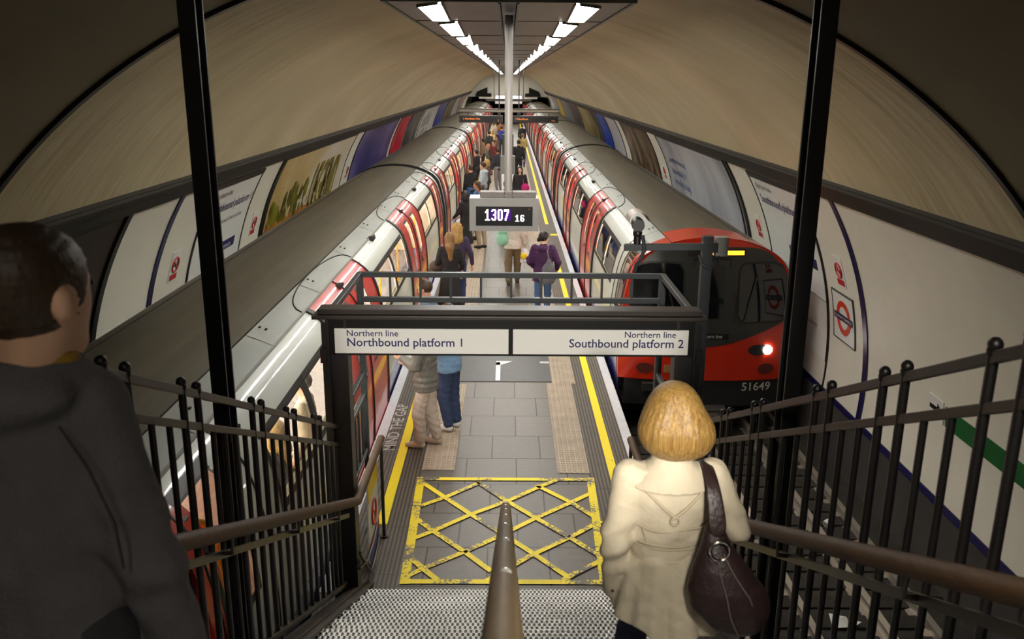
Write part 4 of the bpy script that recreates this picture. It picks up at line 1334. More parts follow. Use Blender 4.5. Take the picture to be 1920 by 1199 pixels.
    for a, b in wins:
        for u in (1, -1):
            mb = MB()
            n = max(2, int((b - a) / .5))
            for i in range(n):
                q0, q1 = a + (b - a) * i / n + .02, a + (b - a) * (i + 1) / n - .02
                mb.box(*sorted((P(u * .70, 0, 0)[0], P(u * 1.17, 0, 0)[0])), q0, q1, .40, .49)
                mb.bar(P(u * 1.14, (q0 + q1) / 2, .49), P(u * 1.17, (q0 + q1) / 2, .98), q1 - q0, .07, up=(1, 0, 0))
            B(mb, 'seat', M_SEAT, bevel=.02)
            mb = MB(); mb.box(*sorted((P(u * .76, 0, 0)[0], P(u * 1.17, 0, 0)[0])), a, b, .06, .40); B(mb, 'seat_base', M_SEATB)
    for d0, d1, nl in doors:
        mb = MB()
        for s in ((d0 + .1, d1 - .1) if nl == 2 else (d0 + .1,)):
            mb.tube([P(.72, s, .06), P(.72, s, 2.05)], .017, 8)
        B(mb, 'grab_pole', M_POLEY, smooth=True)
    if not cab: return e
    # ---- cab end
    mb = MB(); mb.grid(lambda s, z: sidept(s, z, -.012), [.34, .92], lin(1.10, 2.0, 10)); B(mb, 'cab_door_window', M_GLASS, smooth='all', fix=False)
    mb = MB()
    for q0, q1, z0_, z1_ in ((.29, .36, 1.05, 2.05), (.90, .97, 1.05, 2.05), (.33, .93, 1.05, 1.115), (.33, .93, 1.985, 2.05)):
        mb.grid(lambda s, z: sidept(s, z, .006), [q0, q1], lin(z0_, z1_, 8))
    B(mb, 'cab_window_frame', M_RUB, fix=False)
    for s in (.24, 1.3):
        mb = MB()
        pts = [sidept(s, z, .004) for z in zrows if z >= -.1]
        for pa, pb in zip(pts[:-1], pts[1:]): mb.bar(pa, pb, .02, .012, up=(-side, 0, .2))
        B(mb, 'cab_door_joint', M_RUB)
    mb = MB(); mb.grid(lambda u, z: P(u * (hw(z) - .10), 1.25, z), [-1, 0, 1], iz); mb.grid(lambda s, z: P(-(hw(z) - .10), s, z), [.3, 1.25], iz); mb.grid(lambda s, t: P(-.9 + t * 1.8, s, 2.02), [.3, 1.25], [0, 1]); mb.box(-1.1, 1.1, .3, 1.25, .0, .06); B(mb, 'cab_partition', mat('tan_cab_lining', srgb(150, 122, 104), rough=.6), fix=False)
    mb = MB(); mb.tube([P(1.08, .80, .5), P(1.08, .80, 1.5), P(1.02, .78, 1.64), P(.92, .76, 1.68)], .03, 10); B(mb, 'cab_grab_rail', M_POLEY, smooth=True)
    mb = MB(); mb.box(*sorted((P(.2, 0, 0)[0], P(.5, 0, 0)[0])), .5, .9, 1.99, 2.01); B(mb, 'cab_lamp', M_CLIGHT)
    # front shell
    def fz(u, z):
        t = abs(u) / 1.32
        bul = .16 * (1 - t ** 2.4)
        rake = .16 * max(0, (z - .9)) ** 1.6 * .6
        return .10 - bul + rake
    rows = [z for z in lin(.12, 2.06, 30)] + [2.10, 2.14, 2.18, 2.21, 2.24]
    mb = MB()
    mb.grid(lambda t, z: P(t * hw(z), fz(t * hw(z), z) if abs(t) < 1 else .101, z), lin(-1, 1, 40), rows)
    B(mb, 'cab_front', M_FRED, smooth='all', fix=False)
    # red wrap on the flanks and dome
    mb = MB()
    for sg in (1, -1):
        mb.grid(lambda s, z: P(sg * (hw(z) + .004), s, z), [.10, .40], [.12] + [z for z in zrows if z > .12])
    mb.grid(lambda s, u: P(u, s, roof_z(u) + .006), [.10, .55, .95], us, skip=lambda s, u: s > .55 and abs(u) > .6)
    mb.grid(lambda a_, u: P(u, .10 - .0 + a_ * (fz(u, 2.2) - .10), min(2.24, roof_z(u) + .006) * a_ + (roof_z(u) + .006) * (1 - a_)), [0, .5, 1], us)
    B(mb, 'cab_wrap', M_FRED, smooth='all', fix=False)
    def fp(u, z, off):
        return P(u, fz(u, z) - off, z)
    def plate(poly, nm, m, off, par=e, thick=.01):
        mb = MB(); mb.prism(poly, lambda a, b, d: fp(a, b, d), off - thick, off)
        return B(mb, nm, m, par)
    def dense(poly, n=5):
        out = []
        for i, p in enumerate(poly):
            q = poly[(i + 1) % len(poly)]
            for t in lin(0, 1, n)[:-1]: out.append((p[0] + (q[0] - p[0]) * t, p[1] + (q[1] - p[1]) * t))
        return out
    # mask: built as a grid so it follows the bulge
    def zlow(u): return .66 + .36 * (abs(u) / 1.12) ** 1.5
    def ztop(u): return 2.16 - .02 * abs(u) - 1.05 * max(0, (abs(u) - .55)) ** 2.2 - .8 * max(0, abs(u) - .95) ** 1.2
    mb = MB()
    mb.grid(lambda u, t: fp(u, zlow(u) + t * (max(ztop(u), zlow(u)) - zlow(u)), .012), lin(-1.19, 1.19, 36), lin(0, 1, 14))
    B(mb, 'cab_mask', M_MASK, smooth='all', fix=False)
    def pane(nm, u0, u1, z0, z1, m, off, cut=None, par=e):
        mb = MB()
        def f(a, t):
            u = u0 + (u1 - u0) * a
            lo, hi = z0, z1
            if cut:
                lo, hi = cut(u)
            return fp(u, lo + (hi - lo) * t, off)
        mb.grid(f, lin(0, 1, 14), lin(0, 1, 10))
        return B(mb, nm, m, par, smooth='all', fix=False)
    def rnd(u0, u1, z0, z1, r, tilt=0.0):
        def c(u):
            d = min(u - u0, u1 - u)
            k = 0 if d >= r else r - math.sqrt(max(0, r * r - (r - d) ** 2))
            return z0 + k + tilt * max(0, abs(u) - .55), z1 - k - .25 * max(0, abs(u) - .9)
        return c
    for u0, u1 in ((.42, 1.14), (-1.14, -.42)):
        fo = pane('windscreen_rubber', u0 - .03, u1 + .03, 0, 0, M_RUB, .017, rnd(u0 - .03, u1 + .03, 1.02, 1.94, .13, -.0))
        pane('windscreen', u0, u1, 0, 0, M_DKGLASS, .022, rnd(u0, u1, 1.05, 1.91, .11))
        sgn = 1 if u0 > 0 else -1
        mb = MB(); mb.tube([fp(sgn * .5, 1.02, .04), fp(sgn * .62, 1.5, .045)], .009, 6); mb.tube([fp(sgn * .56, 1.28, .05), fp(sgn * .68, 1.75, .05)], .012, 6)
        B(mb, 'wiper', M_RUB, smooth=True)
    mb = MB()
    for u in (.27, -.27): mb.bar(fp(u, .72, .016), fp(u, 1.98, .016), .018, .012, up=(0, 1, 0))
    mb.bar(fp(-.27, 1.98, .016), fp(.27, 1.98, .016), .018, .012, up=(0, 1, 0))
    B(mb, 'end_door_joint', M_RUB)
    pane('end_door_window', -.19, .19, 0, 0, M_DKGLASS, .020, rnd(-.19, .19, 1.10, 1.90, .04))
    mb = MB(); mb.tube([fp(-.36, 1.05, .01), fp(-.36, 1.05, .06), fp(-.36, 1.45, .06), fp(-.36, 1.45, .01)], .012, 8); mb.tube([fp(.36, 1.05, .01), fp(.36, 1.05, .06), fp(.36, 1.45, .06), fp(.36, 1.45, .01)], .012, 8)
    B(mb, 'handrail', M_RUB, smooth=True)
    pane('destination_blind', -.50, .36, 2.015, 2.125, M_RUB, .020)
    pane('destination_letters', -.47, .10, 2.04, 2.105, M_DEST, .024)
    # headlamps, grilles, number
    for u in (.92, -.92):
        mb = MB()
        mb.prism([(u - math.copysign(.14, u) + .16 * math.cos(a), .60 + .082 * math.sin(a)) for a in lin(0, 2 * PI, 20)[:-1]], lambda a, b, d: fp(a, b, d), .0, .015)
        ho = B(mb, 'headlamp_housing', M_RUB)
        mb = MB()
        mb.prism([(u + .072 * math.cos(a), .60 + .072 * math.sin(a)) for a in lin(0, 2 * PI, 20)[:-1]], lambda a, b, d: fp(a, b, d), .0, .028)
        B(mb, 'headlamp', M_HEAD, ho)
        mb = MB()
        mb.prism([(u + .13 * math.cos(a), .30 + .082 * math.sin(a)) for a in lin(0, 2 * PI, 20)[:-1]], lambda a, b, d: fp(a, b, d), .0, .012)
        B(mb, 'horn_grille', mat('dark_red_grille', srgb(88, 26, 18), rough=.6), e)
    mb = MB(); mb.prism([(.52, .24), (.64, .24), (.64, .36), (.52, .36)], lambda a, b, d: fp(a, b, d), 0, .012); B(mb, 'socket_cover', mat('tan_socket_cover', srgb(150, 110, 70), rough=.6))
    mb = MB(); mb.grid(lambda u, z: P(u, fz(u, .1) + .02, z), lin(-1.22, 1.22, 20), [-.30, -.14, .10, .125]); mb.grid(lambda u, a_: P(u, fz(u, .1) + .02 + a_, -.30), lin(-1.22, 1.22, 8), [0, .6])
    B(mb, 'valance', M_UNDER, fix=False)
    mb = MB(); mb.box(*((-.95, -.2) if side > 0 else (.2, .95)), -.07, .04, -.05, .07); B(mb, 'step_plate', M_MASK)
    mb = MB(); mb.box(-.32, .32, -.22, .5, -.50, -.28); mb.box(-.20, .20, -.34, -.2, -.46, -.34); B(mb, 'coupler', mat('grey_coupler', srgb(60, 56, 52), rough=.6), bevel=.02)
    rx = lambda x: -x                      # reading direction seen from the stairs is +x world
    mb = MB(); text_into(mb, '51649', .185, lambda a, b: P(-side * (.56 + a), fz(.56 + a, .1) + .008, -.05 + b), 'LEFT', bold=.01)
    B(mb, 'fleet_number', M_NUM)
    mb = MB(); mb.prism([(-.30, .78), (.30, .78), (.30, .865), (-.30, .865)], lambda a, b, d: fp(a, b, d), 0, .019); lp = B(mb, 'line_plate', M_RUB)
    mb = MB(); text_into(mb, 'Northern line', .072, lambda a, b: fp(-side * a, .80 + b, .021), 'CENTER'); B(mb, 'lettering', M_NUM, lp)
    return e

LBL = {(-1, 0): 'cab end carriage of the left train, white with red doors, passing beside the stairs',
       (1, 0): 'red fronted leading carriage of the right train with lit headlamps'}
ORD = ['second', 'third', 'fourth', 'fifth']
for side, y0, nm in ((-1, 4.40, 'left'), (1, 12.45, 'right')):
    c0 = make_car(side, True); c0.location.y = y0
    tag(c0, LBL[(side, 0)], 'train carriage', 'carriages of the %s train' % nm)
    mid = make_car(side, False); mid.location.y = y0 + CAR_L + CAR_GAP
    tag(mid, 'second white and red carriage of the %s train from the stairs' % nm, 'train carriage', 'carriages of the %s train' % nm)
    for i in range(1, 4):
        yy = y0 + (CAR_L + CAR_GAP) * (i + 1)
        if yy > 92: break
        c = copy_tree(mid); c.location.y = yy
        tag(c, '%s white and red carriage of the %s train from the stairs' % (ORD[i], nm), 'train carriage', 'carriages of the %s train' % nm)
# ------------------------------------------------------------------ posters and signs on the curved walls
M_PFRAME = mat('black_poster_frame', srgb(28, 26, 26), rough=0.4)
M_PAPER = mat('pale_poster_paper', srgb(222, 222, 218), rough=0.4, noise=.05, nscale=1.2)
M_TEXT = mat('grey_print', srgb(70, 70, 84), rough=0.6)
M_TEXTB = mat('blue_print', srgb(50, 70, 130), rough=0.6)
M_REDP = mat('red_print', srgb(178, 36, 40), rough=0.5)
M_ORANGE = mat('orange_red_enamel', srgb(206, 62, 28), rough=0.35)

def art(name, cols, scale=1.2, stretch=(1, 1, 1), rough=.35, seed=0.0, detail=5):
    """printed artwork: cloudy colours, procedural"""
    if name in MATS: return MATS[name]
    m = mat(name, cols[0], rough=rough)
    nt = m.node_tree; b = nt.nodes['Principled BSDF']
    tc = node(nt, 'ShaderNodeTexCoord'); mp = node(nt, 'ShaderNodeMapping')
    mp.inputs['Scale'].default_value = stretch; mp.inputs['Location'].default_value = (seed, seed * 2.3, seed * .7)
    nt.links.new(tc.outputs['Object'], mp.inputs[0])
    n = node(nt, 'ShaderNodeTexNoise'); n.inputs['Scale'].default_value = scale; n.inputs['Detail'].default_value = detail
    n.inputs['Distortion'].default_value = .8
    nt.links.new(mp.outputs[0], n.inputs['Vector'])
    r = node(nt, 'ShaderNodeValToRGB')
    el = r.color_ramp.elements
    el[0].position, el[1].position = .30, .70
    el[0].color, el[1].color = cols[0], cols[-1]
    for i, cc in enumerate(cols[1:-1]):
        e = el.new(.30 + .40 * (i + 1) / (len(cols) - 1)); e.color = cc
    nt.links.new(n.outputs['Fac'], r.inputs[0]); nt.links.new(r.outputs[0], b.inputs['Base Color'])
    return m

def poster(side, y0, y1, m, label, z0=.55, z1=3.06, nm='poster', frame=True, cat='poster', group=None):
    e = empty(nm, wall_pt(side, (y0 + y1) / 2, (z0 + z1) / 2))
    mb = MB(); patch(side, y0, y1, z0, z1, .014, n=16, mb=mb); B_ = mb.build('sheet', m, e, smooth=True)
    if frame:
        mb = MB()
        patch(side, y0 - .05, y0, z0, z1, .026, n=16, mb=mb); patch(side, y1, y1 + .05, z0, z1, .026, n=16, mb=mb)
        patch(side, y0 - .05, y1 + .05, z1, z1 + .04, .026, n=1, mb=mb)
        mb.build('frame', M_PFRAME, e, smooth=True)
    tag(e, label, cat, group)
    return e, B_

def wtext(mb, side, txt, size, y, z, off=.017, align='LEFT', bold=0.0, sx=1.0):
    text_into(mb, txt, size, wall_map(side, y, z, off), align, bold=bold, sx=sx)

# line diagrams --------------------------------------------------------
def diagram(side, ynear, yfar, title, stops, nm):
    e = empty('line_diagram', wall_pt(side, (ynear + yfar) / 2, 1.9))
    mb = MB(); patch(side, ynear, yfar, .5, 3.02, .012, n=18, mb=mb); sh = mb.build('sheet', M_PAPER, e, smooth=True)
    mb = MB(); patch(side, ynear, yfar, 2.98, 3.06, .03, n=2, mb=mb); patch(side, ynear - .02, ynear + .02, .5, 3.06, .022, n=16, mb=mb); patch(side, yfar - .02, yfar + .02, .5, 3.06, .022, n=16, mb=mb)
    mb.build('frame', M_PFRAME, e, smooth=True)
    st = ynear if side < 0 else yfar           # reader's left edge
    d = 1 if side < 0 else -1
    X = lambda a: st + d * a
    mb = MB()
    wtext(mb, side, 'Northern line', .15, X(.22), 2.80)
    mb.build('heading', M_TEXT, sh)
    mb = MB(); wtext(mb, side, title, .225, X(.22), 2.56, bold=.006)
    mb.build('title', M_INK, sh)
    mb = MB()
    if side < 0:
        wtext(mb, side, 'Clapham North, Stockwell, Oval and all the', .105, X(.22), 2.34); wtext(mb, side, 'stations to the north', .105, X(.22), 2.20)
    y0 = .95 if side < 0 else 1.25
    zs = 1.86
    patch(side, *sorted((X(y0 - .10), X(y0 - .075))), .62, zs, .016, n=10, mb=mb)
    for i, s in enumerate(stops[1:]):
        wtext(mb, side, s, .125, X(y0), zs - .24 * (i + 1))
    patch(side, *sorted((X(.0), X(2.6))), 1.40, 1.405, .016, n=1, mb=mb)
    mb.build('print', M_TEXT, sh)
    mb = MB(); patch(side, *sorted((X(y0 - .12), X(y0 + 1.15))), zs - .03, zs + .13, .016, n=3, mb=mb); bar = mb.build('name_bar', M_INK, sh, smooth=True)
    mb = MB(); wtext(mb, side, stops[0], .13, X(y0 - .06), zs, off=.0195); mb.build('bar_lettering', M_PAPER, bar)
    tag(e, nm, 'sign')
diagram(-1, 12.15, 14.62, 'Northbound platform 1', ['Clapham Common', 'Clapham North', 'Stockwell', 'Oval', 'Kennington'],
        'white line diagram panel headed Northbound platform 1 behind the left train')
diagram(1, 12.18, 14.82, 'Southbound platform 2', ['Clapham Common', 'Clapham South', 'Balham', 'Tooting Bec', 'Tooting Broadway'],
        'white line diagram panel headed Southbound platform 2 above the red train front')

# no smoking signs -----------------------------------------------------
def no_smoking(side, y, z, label):
    e = empty('no_smoking_sign', wall_pt(side, y, z))
    mb = MB(); patch(side, y - .16, y + .16, z - .16, z + .26, .010, n=4, mb=mb); pl = mb.build('plate', M_PAPER, e, smooth=True)
    mb = MB()
    f = wall_map(side, y, z + .07, .014)
    mb.tube([f(.105 * math.cos(a), .105 * math.sin(a)) for a in lin(0, 2 * PI, 28)[:-1]], .014, 6, closed=True)
    mb.bar(f(-.07, .07), f(.07, -.07), .012, .024)
    patch(side, y - .13, y + .13, z - .14, z - .06, .013, n=2, mb=mb)
    mb.build('red_ring', M_REDP, pl, smooth=True)
    mb = MB(); mb.bar(f(-.06, -.012), f(.06, -.012), .006, .018); mb.tube([f(.05, .0), f(.06, .03), (f(.04, .055))], .005, 5); mb.build('cigarette', M_BLACK, pl)
    tag(e, label, 'sign')
no_smoking(-1, 11.54, 1.98, 'small red and white no smoking sign on the left wall nearest the stairs')
no_smoking(-1, 15.35, 1.95, 'small no smoking sign between the line diagram and the jungle poster on the left wall')
no_smoking(1, 11.50, 1.97, 'small no smoking sign above the roundel on the right wall')
no_smoking(1, 15.42, 1.95, 'small no smoking sign on the right wall beyond the line diagram')
no_smoking(-1, 24.6, 1.95, 'small no smoking sign between the jungle poster and the purple poster')
no_smoking(1, 25.15, 1.95, 'small no smoking sign between the pale poster and the brown poster on the right')
for side, y, d in ((-1, 11.5, 'left wall by the navy strip'), (-1, 15.35, 'left wall before the jungle poster'), (1, 15.42, 'right wall behind the red train front')):
    e = empty('notice_frame', wall_pt(side, y, 1.35))
    mb = MB(); patch(side, y - .33, y + .33, 1.0, 1.52, .012, n=4, mb=mb); mb.build('sheet', M_PAPER, e, smooth=True)
    mb = MB(); patch(side, y - .36, y - .33, .98, 1.54, .02, n=4, mb=mb); patch(side, y + .33, y + .36, .98, 1.54, .02, n=4, mb=mb); patch(side, y - .36, y + .36, 1.52, 1.55, .02, n=1, mb=mb); patch(side, y - .36, y + .36, .97, 1.0, .02, n=1, mb=mb)
    mb.build('frame', M_TEXT, e, smooth=True)
    tag(e, 'blank white framed notice on the ' + d, 'notice')

# roundel --------------------------------------------------------------
ry, rz = 11.55, 1.345
e = empty('roundel_sign', wall_pt(1, ry, rz))
f = wall_map(1, ry, rz, .020)
mb = MB(); patch(1, ry - .385, ry + .385, rz - .345, rz + .345, .014, n=6, mb=mb); pl = mb.build('panel', M_PAPER, e, smooth=True)
mb = MB()
for ya, yb_ in ((ry - .395, ry - .375), (ry + .375, ry + .395)): patch(1, ya, yb_, rz - .35, rz + .35, .02, n=6, mb=mb)
for za, zb_ in ((rz - .355, rz - .337), (rz + .337, rz + .355)): patch(1, ry - .395, ry + .395, za, zb_, .02, n=1, mb=mb)
mb.build('frame', mat('dark_green_grey_frame', srgb(56, 64, 58), rough=.4), e, smooth=True)
mb = MB()
mb.grid(lambda a, r: f(r * math.cos(a), r * math.sin(a)), lin(0, 2 * PI, 48), [.165, .195, .225, .25]); mb.build('red_ring', M_ORANGE, pl, smooth='all', fix=False)
f2 = wall_map(1, ry, rz, .024)
mb = MB(); mb.grid(lambda a, b: f2(a, b), lin(-.33, .33, 6), [-.05, 0, .05]); bar = mb.build('name_bar', M_NAVY, pl, fix=False)
mb = MB(); text_into(mb, 'CLAPHAM COMMON', .066, lambda a, b: wall_map(1, ry, rz - .023, .027)(a, b), 'CENTER', sx=.98); mb.build('lettering', M_PAPER, bar)
tag(e, 'framed red ring station roundel with a navy name bar on the right wall', 'sign')
# panel joints
for y, d in ((12.16, 'before the right line diagram'),):
    mb = MB(); patch(1, y - .015, y + .015, Z_BASE, 3.06, .018, n=18, mb=mb)
    tag(mb.build('trim_9', M_PFRAME, smooth=True), 'thin grey joint between two right wall panels', kind='structure')
for side, y, d in ((-1, 15.95, 'left'), (1, 16.25, 'right')):
    mb = MB(); patch(side, y - .09, y + .05, Z_BASE, Z_BAND0, .035, n=18, mb=mb)
    tag(mb.build('trim_%d' % (10 if side < 0 else 11), M_BLACK, smooth=True), 'broad black strip before the first large poster on the %s wall' % d, kind='structure')

# green band and arrow near the stairs on the right
e = empty('wayfinding_band', wall_pt(1, 6.0, 1.05))
mb = MB(); patch(1, 1.0, 8.66, .93, 1.16, .008, n=3, mb=mb); mb.build('green_band', mat('green_vinyl', srgb(16, 92, 42), rough=.45), e, smooth=True)
mb = MB(); patch(1, 8.70, 9.02, .93, 1.19, .012, n=3, mb=mb); pl = mb.build('arrow_plate', M_PAPER, e, smooth=True)
f = wall_map(1, 8.86, 1.06, .016)
mb = MB()
mb.add([f(-.14, -.026), f(.03, -.026), f(.03, .026), f(-.14, .026)], [(0, 1, 2, 3)])
mb.add([f(.03, -.075), f(.14, 0), f(.03, .075)], [(0, 1, 2)])
mb.build('arrow', M_BLACK, pl, fix=False)
tag(e, 'green wall band with a white arrow plate beyond the right stair railing', 'sign')

# large posters, near to far -------------------------------------------
p, sh = poster(-1, 16.1, 23.75, art('poster_jungle', [srgb(176, 146, 84), srgb(200, 178, 128), srgb(214, 206, 186), srgb(218, 214, 204)], scale=.35, stretch=(1, .8, .5), seed=3.1),
       'large jungle coloured poster with the tall word LEGEND on the left wall')
mb = MB()
text_into(mb, 'LEGEND', 1.72, wall_map(-1, 19.75, 1.50, .018), 'LEFT', bold=.035, sx=.46)
mb.build('lettering', mat('olive_gold_lettering', srgb(122, 108, 28), rough=.5), sh)
mb = MB()
rng = random.Random(4)
for k in range(60):
    yy = 16.3 + rng.random() * 3.4; zz = 1.5 + rng.random() ** 1.6 * .75
    f = wall_map(-1, yy, zz, .017); r = .06 + rng.random() * .20; n = 9
    mb.add([f(r * .8 * (.5 + rng.random() * .7) * math.cos(a), r * (.6 + rng.random() * .8) * math.sin(a)) for a in lin(0, 2 * PI, n)[:-1]], [tuple(range(n))])
mb.build('leaf_print', art('leaf_print', [srgb(44, 42, 16), srgb(92, 92, 24), srgb(150, 150, 44)], scale=1.6, seed=1), sh, fix=False)
mb = MB()
for k in range(9):
    yy = 16.4 + k * .42; f = wall_map(-1, yy, 1.55, .0185)
    mb.add([f(-.3, -.1), f(.32, -.1), f(.25, .2 + .12 * rng.random()), f(-.2, .15)], [(0, 1, 2, 3)])
mb.build('ground_print', art('ground_print', [srgb(150, 84, 30), srgb(196, 136, 66)], scale=1.2), sh, fix=False)
poster(-1, 25.1, 33.1, art('poster_purple', [srgb(52, 46, 92), srgb(84, 76, 130), srgb(124, 116, 158)], scale=.5, stretch=(1, .6, 2), seed=7), 'large plain purple poster on the left wall')
poster(-1, 34.0, 37.7, art('poster_red', [srgb(150, 24, 44), srgb(196, 40, 60), srgb(206, 66, 80)], scale=.6, seed=9), 'narrow red poster on the left wall after the purple one')
poster(-1, 38.2, 43.3, art('poster_darkgrey', [srgb(36, 32, 34), srgb(92, 86, 84), srgb(146, 138, 132)], scale=.7, stretch=(1, 2, .5), seed=2), 'dark grey streaked poster on the left wall after the red one')
e, sh = poster(-1, 44.1, 52.5, art('poster_pale_left', [srgb(176, 170, 164), srgb(204, 200, 194)], scale=.4, seed=5), 'pale grey poster with dark print far along the left wall')
mb = MB(); [patch(-1, 45.6 + .9 * i, 45.9 + .9 * i, zz, zz + .5 + .1 * (i % 3), .017, n=3, mb=mb) for i in range(5) for zz in (1.3, 2.1)]; mb.build('print', M_TEXT, sh)
poster(-1, 53.8, 61.2, art('poster_blue_left', [srgb(44, 48, 120), srgb(98, 98, 160)], scale=.4, seed=6), 'blue violet poster far along the left wall')
poster(-1, 61.9, 69.6, art('poster_brown_left', [srgb(66, 50, 40), srgb(138, 120, 90)], scale=.4, seed=8), 'brown poster far along the left wall after the blue one')
poster(-1, 70.4, 78, art('poster_grey_left', [srgb(130, 126, 126), srgb(188, 182, 178)], scale=.4, seed=11), 'grey poster near the far end of the left wall')
poster(-1, 79, 87, art('poster_last_left', [srgb(120, 90, 80), srgb(196, 170, 160)], scale=.4, seed=12), 'pinkish poster last on the left wall')

e, sh = poster(1, 16.55, 24.3, art('poster_silver', [srgb(150, 150, 158), srgb(190, 190, 196), srgb(206, 206, 210)], scale=.4, stretch=(1, 1.4, .6), rough=.25, seed=4), 'large pale silver poster with a block of small blue text on the right wall')
mb = MB()
for i, t in enumerate(['Sometimes we are', 'kept waiting for', 'the end of a long', 'journey home']): wtext(mb, 1, t, .30, 23.6 - .02 * i, 2.42 - .30 * i, bold=.004)
mb.build('print', M_TEXTB, sh)
poster(1, 26.0, 32.3, art('poster_brown_right', [srgb(30, 24, 22), srgb(70, 52, 40), srgb(116, 92, 68), srgb(150, 136, 120)], scale=.8, stretch=(1, 2.2, .7), seed=13), 'large dark brown streaked poster on the right wall')
e, sh = poster(1, 33.9, 37.6, art('poster_grey_right', [srgb(170, 166, 170), srgb(198, 194, 196)], scale=.5, seed=14), 'narrow pale poster with blue marks on the right wall beside the brown one')
mb = MB(); [patch(1, 34.6 + .8 * i, 35.1 + .8 * i, .8, 1.3 + .2 * (i % 2), .017, n=3, mb=mb) for i in range(3)]; mb.build('print', M_TEXTB, sh)
poster(1, 37.9, 41.4, art('poster_blue_right', [srgb(24, 44, 140), srgb(52, 84, 190)], scale=.5, seed=15), 'strong blue poster on the right wall')
poster(1, 41.5, 43.9, art('poster_dark_right', [srgb(40, 34, 30), srgb(74, 64, 56)], scale=.5, seed=16), 'narrow dark poster between the blue and the olive posters on the right wall')
poster(1, 44.5, 52.8, art('poster_olive_right', [srgb(84, 70, 34), srgb(150, 134, 88), srgb(196, 184, 150)], scale=.4, seed=17), 'olive and cream poster on the right wall')
poster(1, 53.3, 61.5, art('poster_dark2_right', [srgb(44, 36, 36), srgb(110, 96, 90)], scale=.5, stretch=(1, 2, 1), seed=18), 'dark poster far along the right wall')
poster(1, 62.4, 69.6, art('poster_slate_right', [srgb(80, 84, 96), srgb(150, 146, 150)], scale=.4, seed=19), 'slate grey poster far along the right wall')
poster(1, 70.5, 77.4, art('poster_yellow_right', [srgb(176, 142, 40), srgb(206, 178, 80)], scale=.4, seed=20), 'yellow poster far along the right wall')
poster(1, 78.4, 86, art('poster_last_right', [srgb(130, 130, 150), srgb(190, 188, 190)], scale=.4, seed=21), 'pale bluish poster last on the right wall')

# litter on the right track bed
mb = MB(); mb.add([(0, 0, 0), (.17, -.03, .03), (.20, .16, .02), (.02, .18, .05), (.1, .08, .06)], [(0, 1, 4), (1, 2, 4), (2, 3, 4), (3, 0, 4)])
mb.add([(.2, 0, 0), (.3, .03, .05), (.22, .1, .03)], [(0, 1, 2)])
o = mb.build('paper_scrap', M_PAPER, fix=False); o.location = (3.30, 7.55, -.80)
tag(o, 'crumpled white paper scrap on the track bed under the right handrail', 'litter')
mb = MB(); mb.tube([(0, 0, 0), (.05, .03, .015), (.09, .05, .05)], [.045, .05, .02], 10); o = mb.build('paper_cup', M_PAPER, smooth=True); o.location = (3.95, 9.6, -.77)
tag(o, 'pale crushed cup lying by the outer rail of the right track', 'litter')
# ------------------------------------------------------------------ people
def skin(c, n): return mat('skin_' + n, srgb(*c), rough=0.55, noise=0.08, nscale=20)
SKIN = {'fair': skin((222, 176, 148), 'fair'), 'tan': skin((186, 134, 104), 'tan'), 'pale': skin((232, 190, 166), 'pale')}
def cloth(n, c, bump=0.25, noise=.22, rough=.85, scale=9): return mat('cloth_' + n, srgb(*c), rough=rough, noise=noise, nscale=scale, bump=bump, bscale=60)
def hairm(n, c, c2=None): return mat('hair_' + n, srgb(*c), rough=0.42, noise=.5, nscale=16, stretch=(6, 6, .7), bump=.25, bscale=60, col2=srgb(*c2) if c2 else None)
HAIR = {'brown': hairm('brown', (74, 52, 36)), 'dark': hairm('dark', (34, 26, 24)), 'blond': hairm('blond', (206, 170, 102), (120, 86, 40)),
        'darkblond': hairm('dark_blond', (150, 112, 66), (84, 58, 30)), 'cropped': hairm('cropped', (70, 52, 38)), 'grey': hairm('grey', (120, 112, 104))}
M_EYE = mat('eye_dark', srgb(30, 22, 20), rough=.2)
M_LIP = mat('lip_pink', srgb(160, 92, 84), rough=.5)
M_SOLE = mat('shoe_sole', srgb(210, 206, 200), rough=.7)

def hand(mb, wrist, direc, side, curl=.5, s=1.0):
    """palm, four unequal bent fingers and a thumb; direc = direction the hand hangs"""
    w = Vector(wrist); d = Vector(direc).normalized()
    f = Vector((0, 1, 0)); f = (f - d * f.dot(d)).normalized()      # thumb side (forward)
    r = d.cross(f).normalized() * side                                # palm normal, towards the body
    P = lambda a, b, c: w + d * a * s + f * b * s + r * c * s
    mb.tube([P(-.03, 0, 0), P(.0, 0, 0), P(.03, .0, 0), (P(.075, 0, 0)), P(.095, 0, .004)], [.026 * s, .028 * s, .036 * s, .040 * s, .030 * s], 10, flat=.55)
    for i, (b, L) in enumerate(((.030, .072), (.010, .080), (-.011, .074), (-.030, .058))):
        a0_, c1, c2 = .085, L * .45, L
        k = curl
        mb.tube([P(a0_ - .01, b, 0), P(a0_ + L * .45 * math.cos(k * .5), b * 1.05, L * .45 * math.sin(k * .5)),
                 P(a0_ + L * (.45 * math.cos(k * .5) + .32 * math.cos(k * 1.3)), b * 1.05, L * (.45 * math.sin(k * .5) + .32 * math.sin(k * 1.3))),
                 P(a0_ + L * (.45 * math.cos(k * .5) + .32 * math.cos(k * 1.3) + .23 * math.cos(k * 2)), b, L * (.45 * math.sin(k * .5) + .32 * math.sin(k * 1.3) + .23 * math.sin(k * 2)))],
                [.0095 * s, .0088 * s, .008 * s, .0062 * s], 7)
    mb.tube([P(.02, .028, 0), P(.045, .052, .012), P(.075, .060, .026), P(.095, .058, .034)], [.013 * s, .011 * s, .0095 * s, .007 * s], 7)

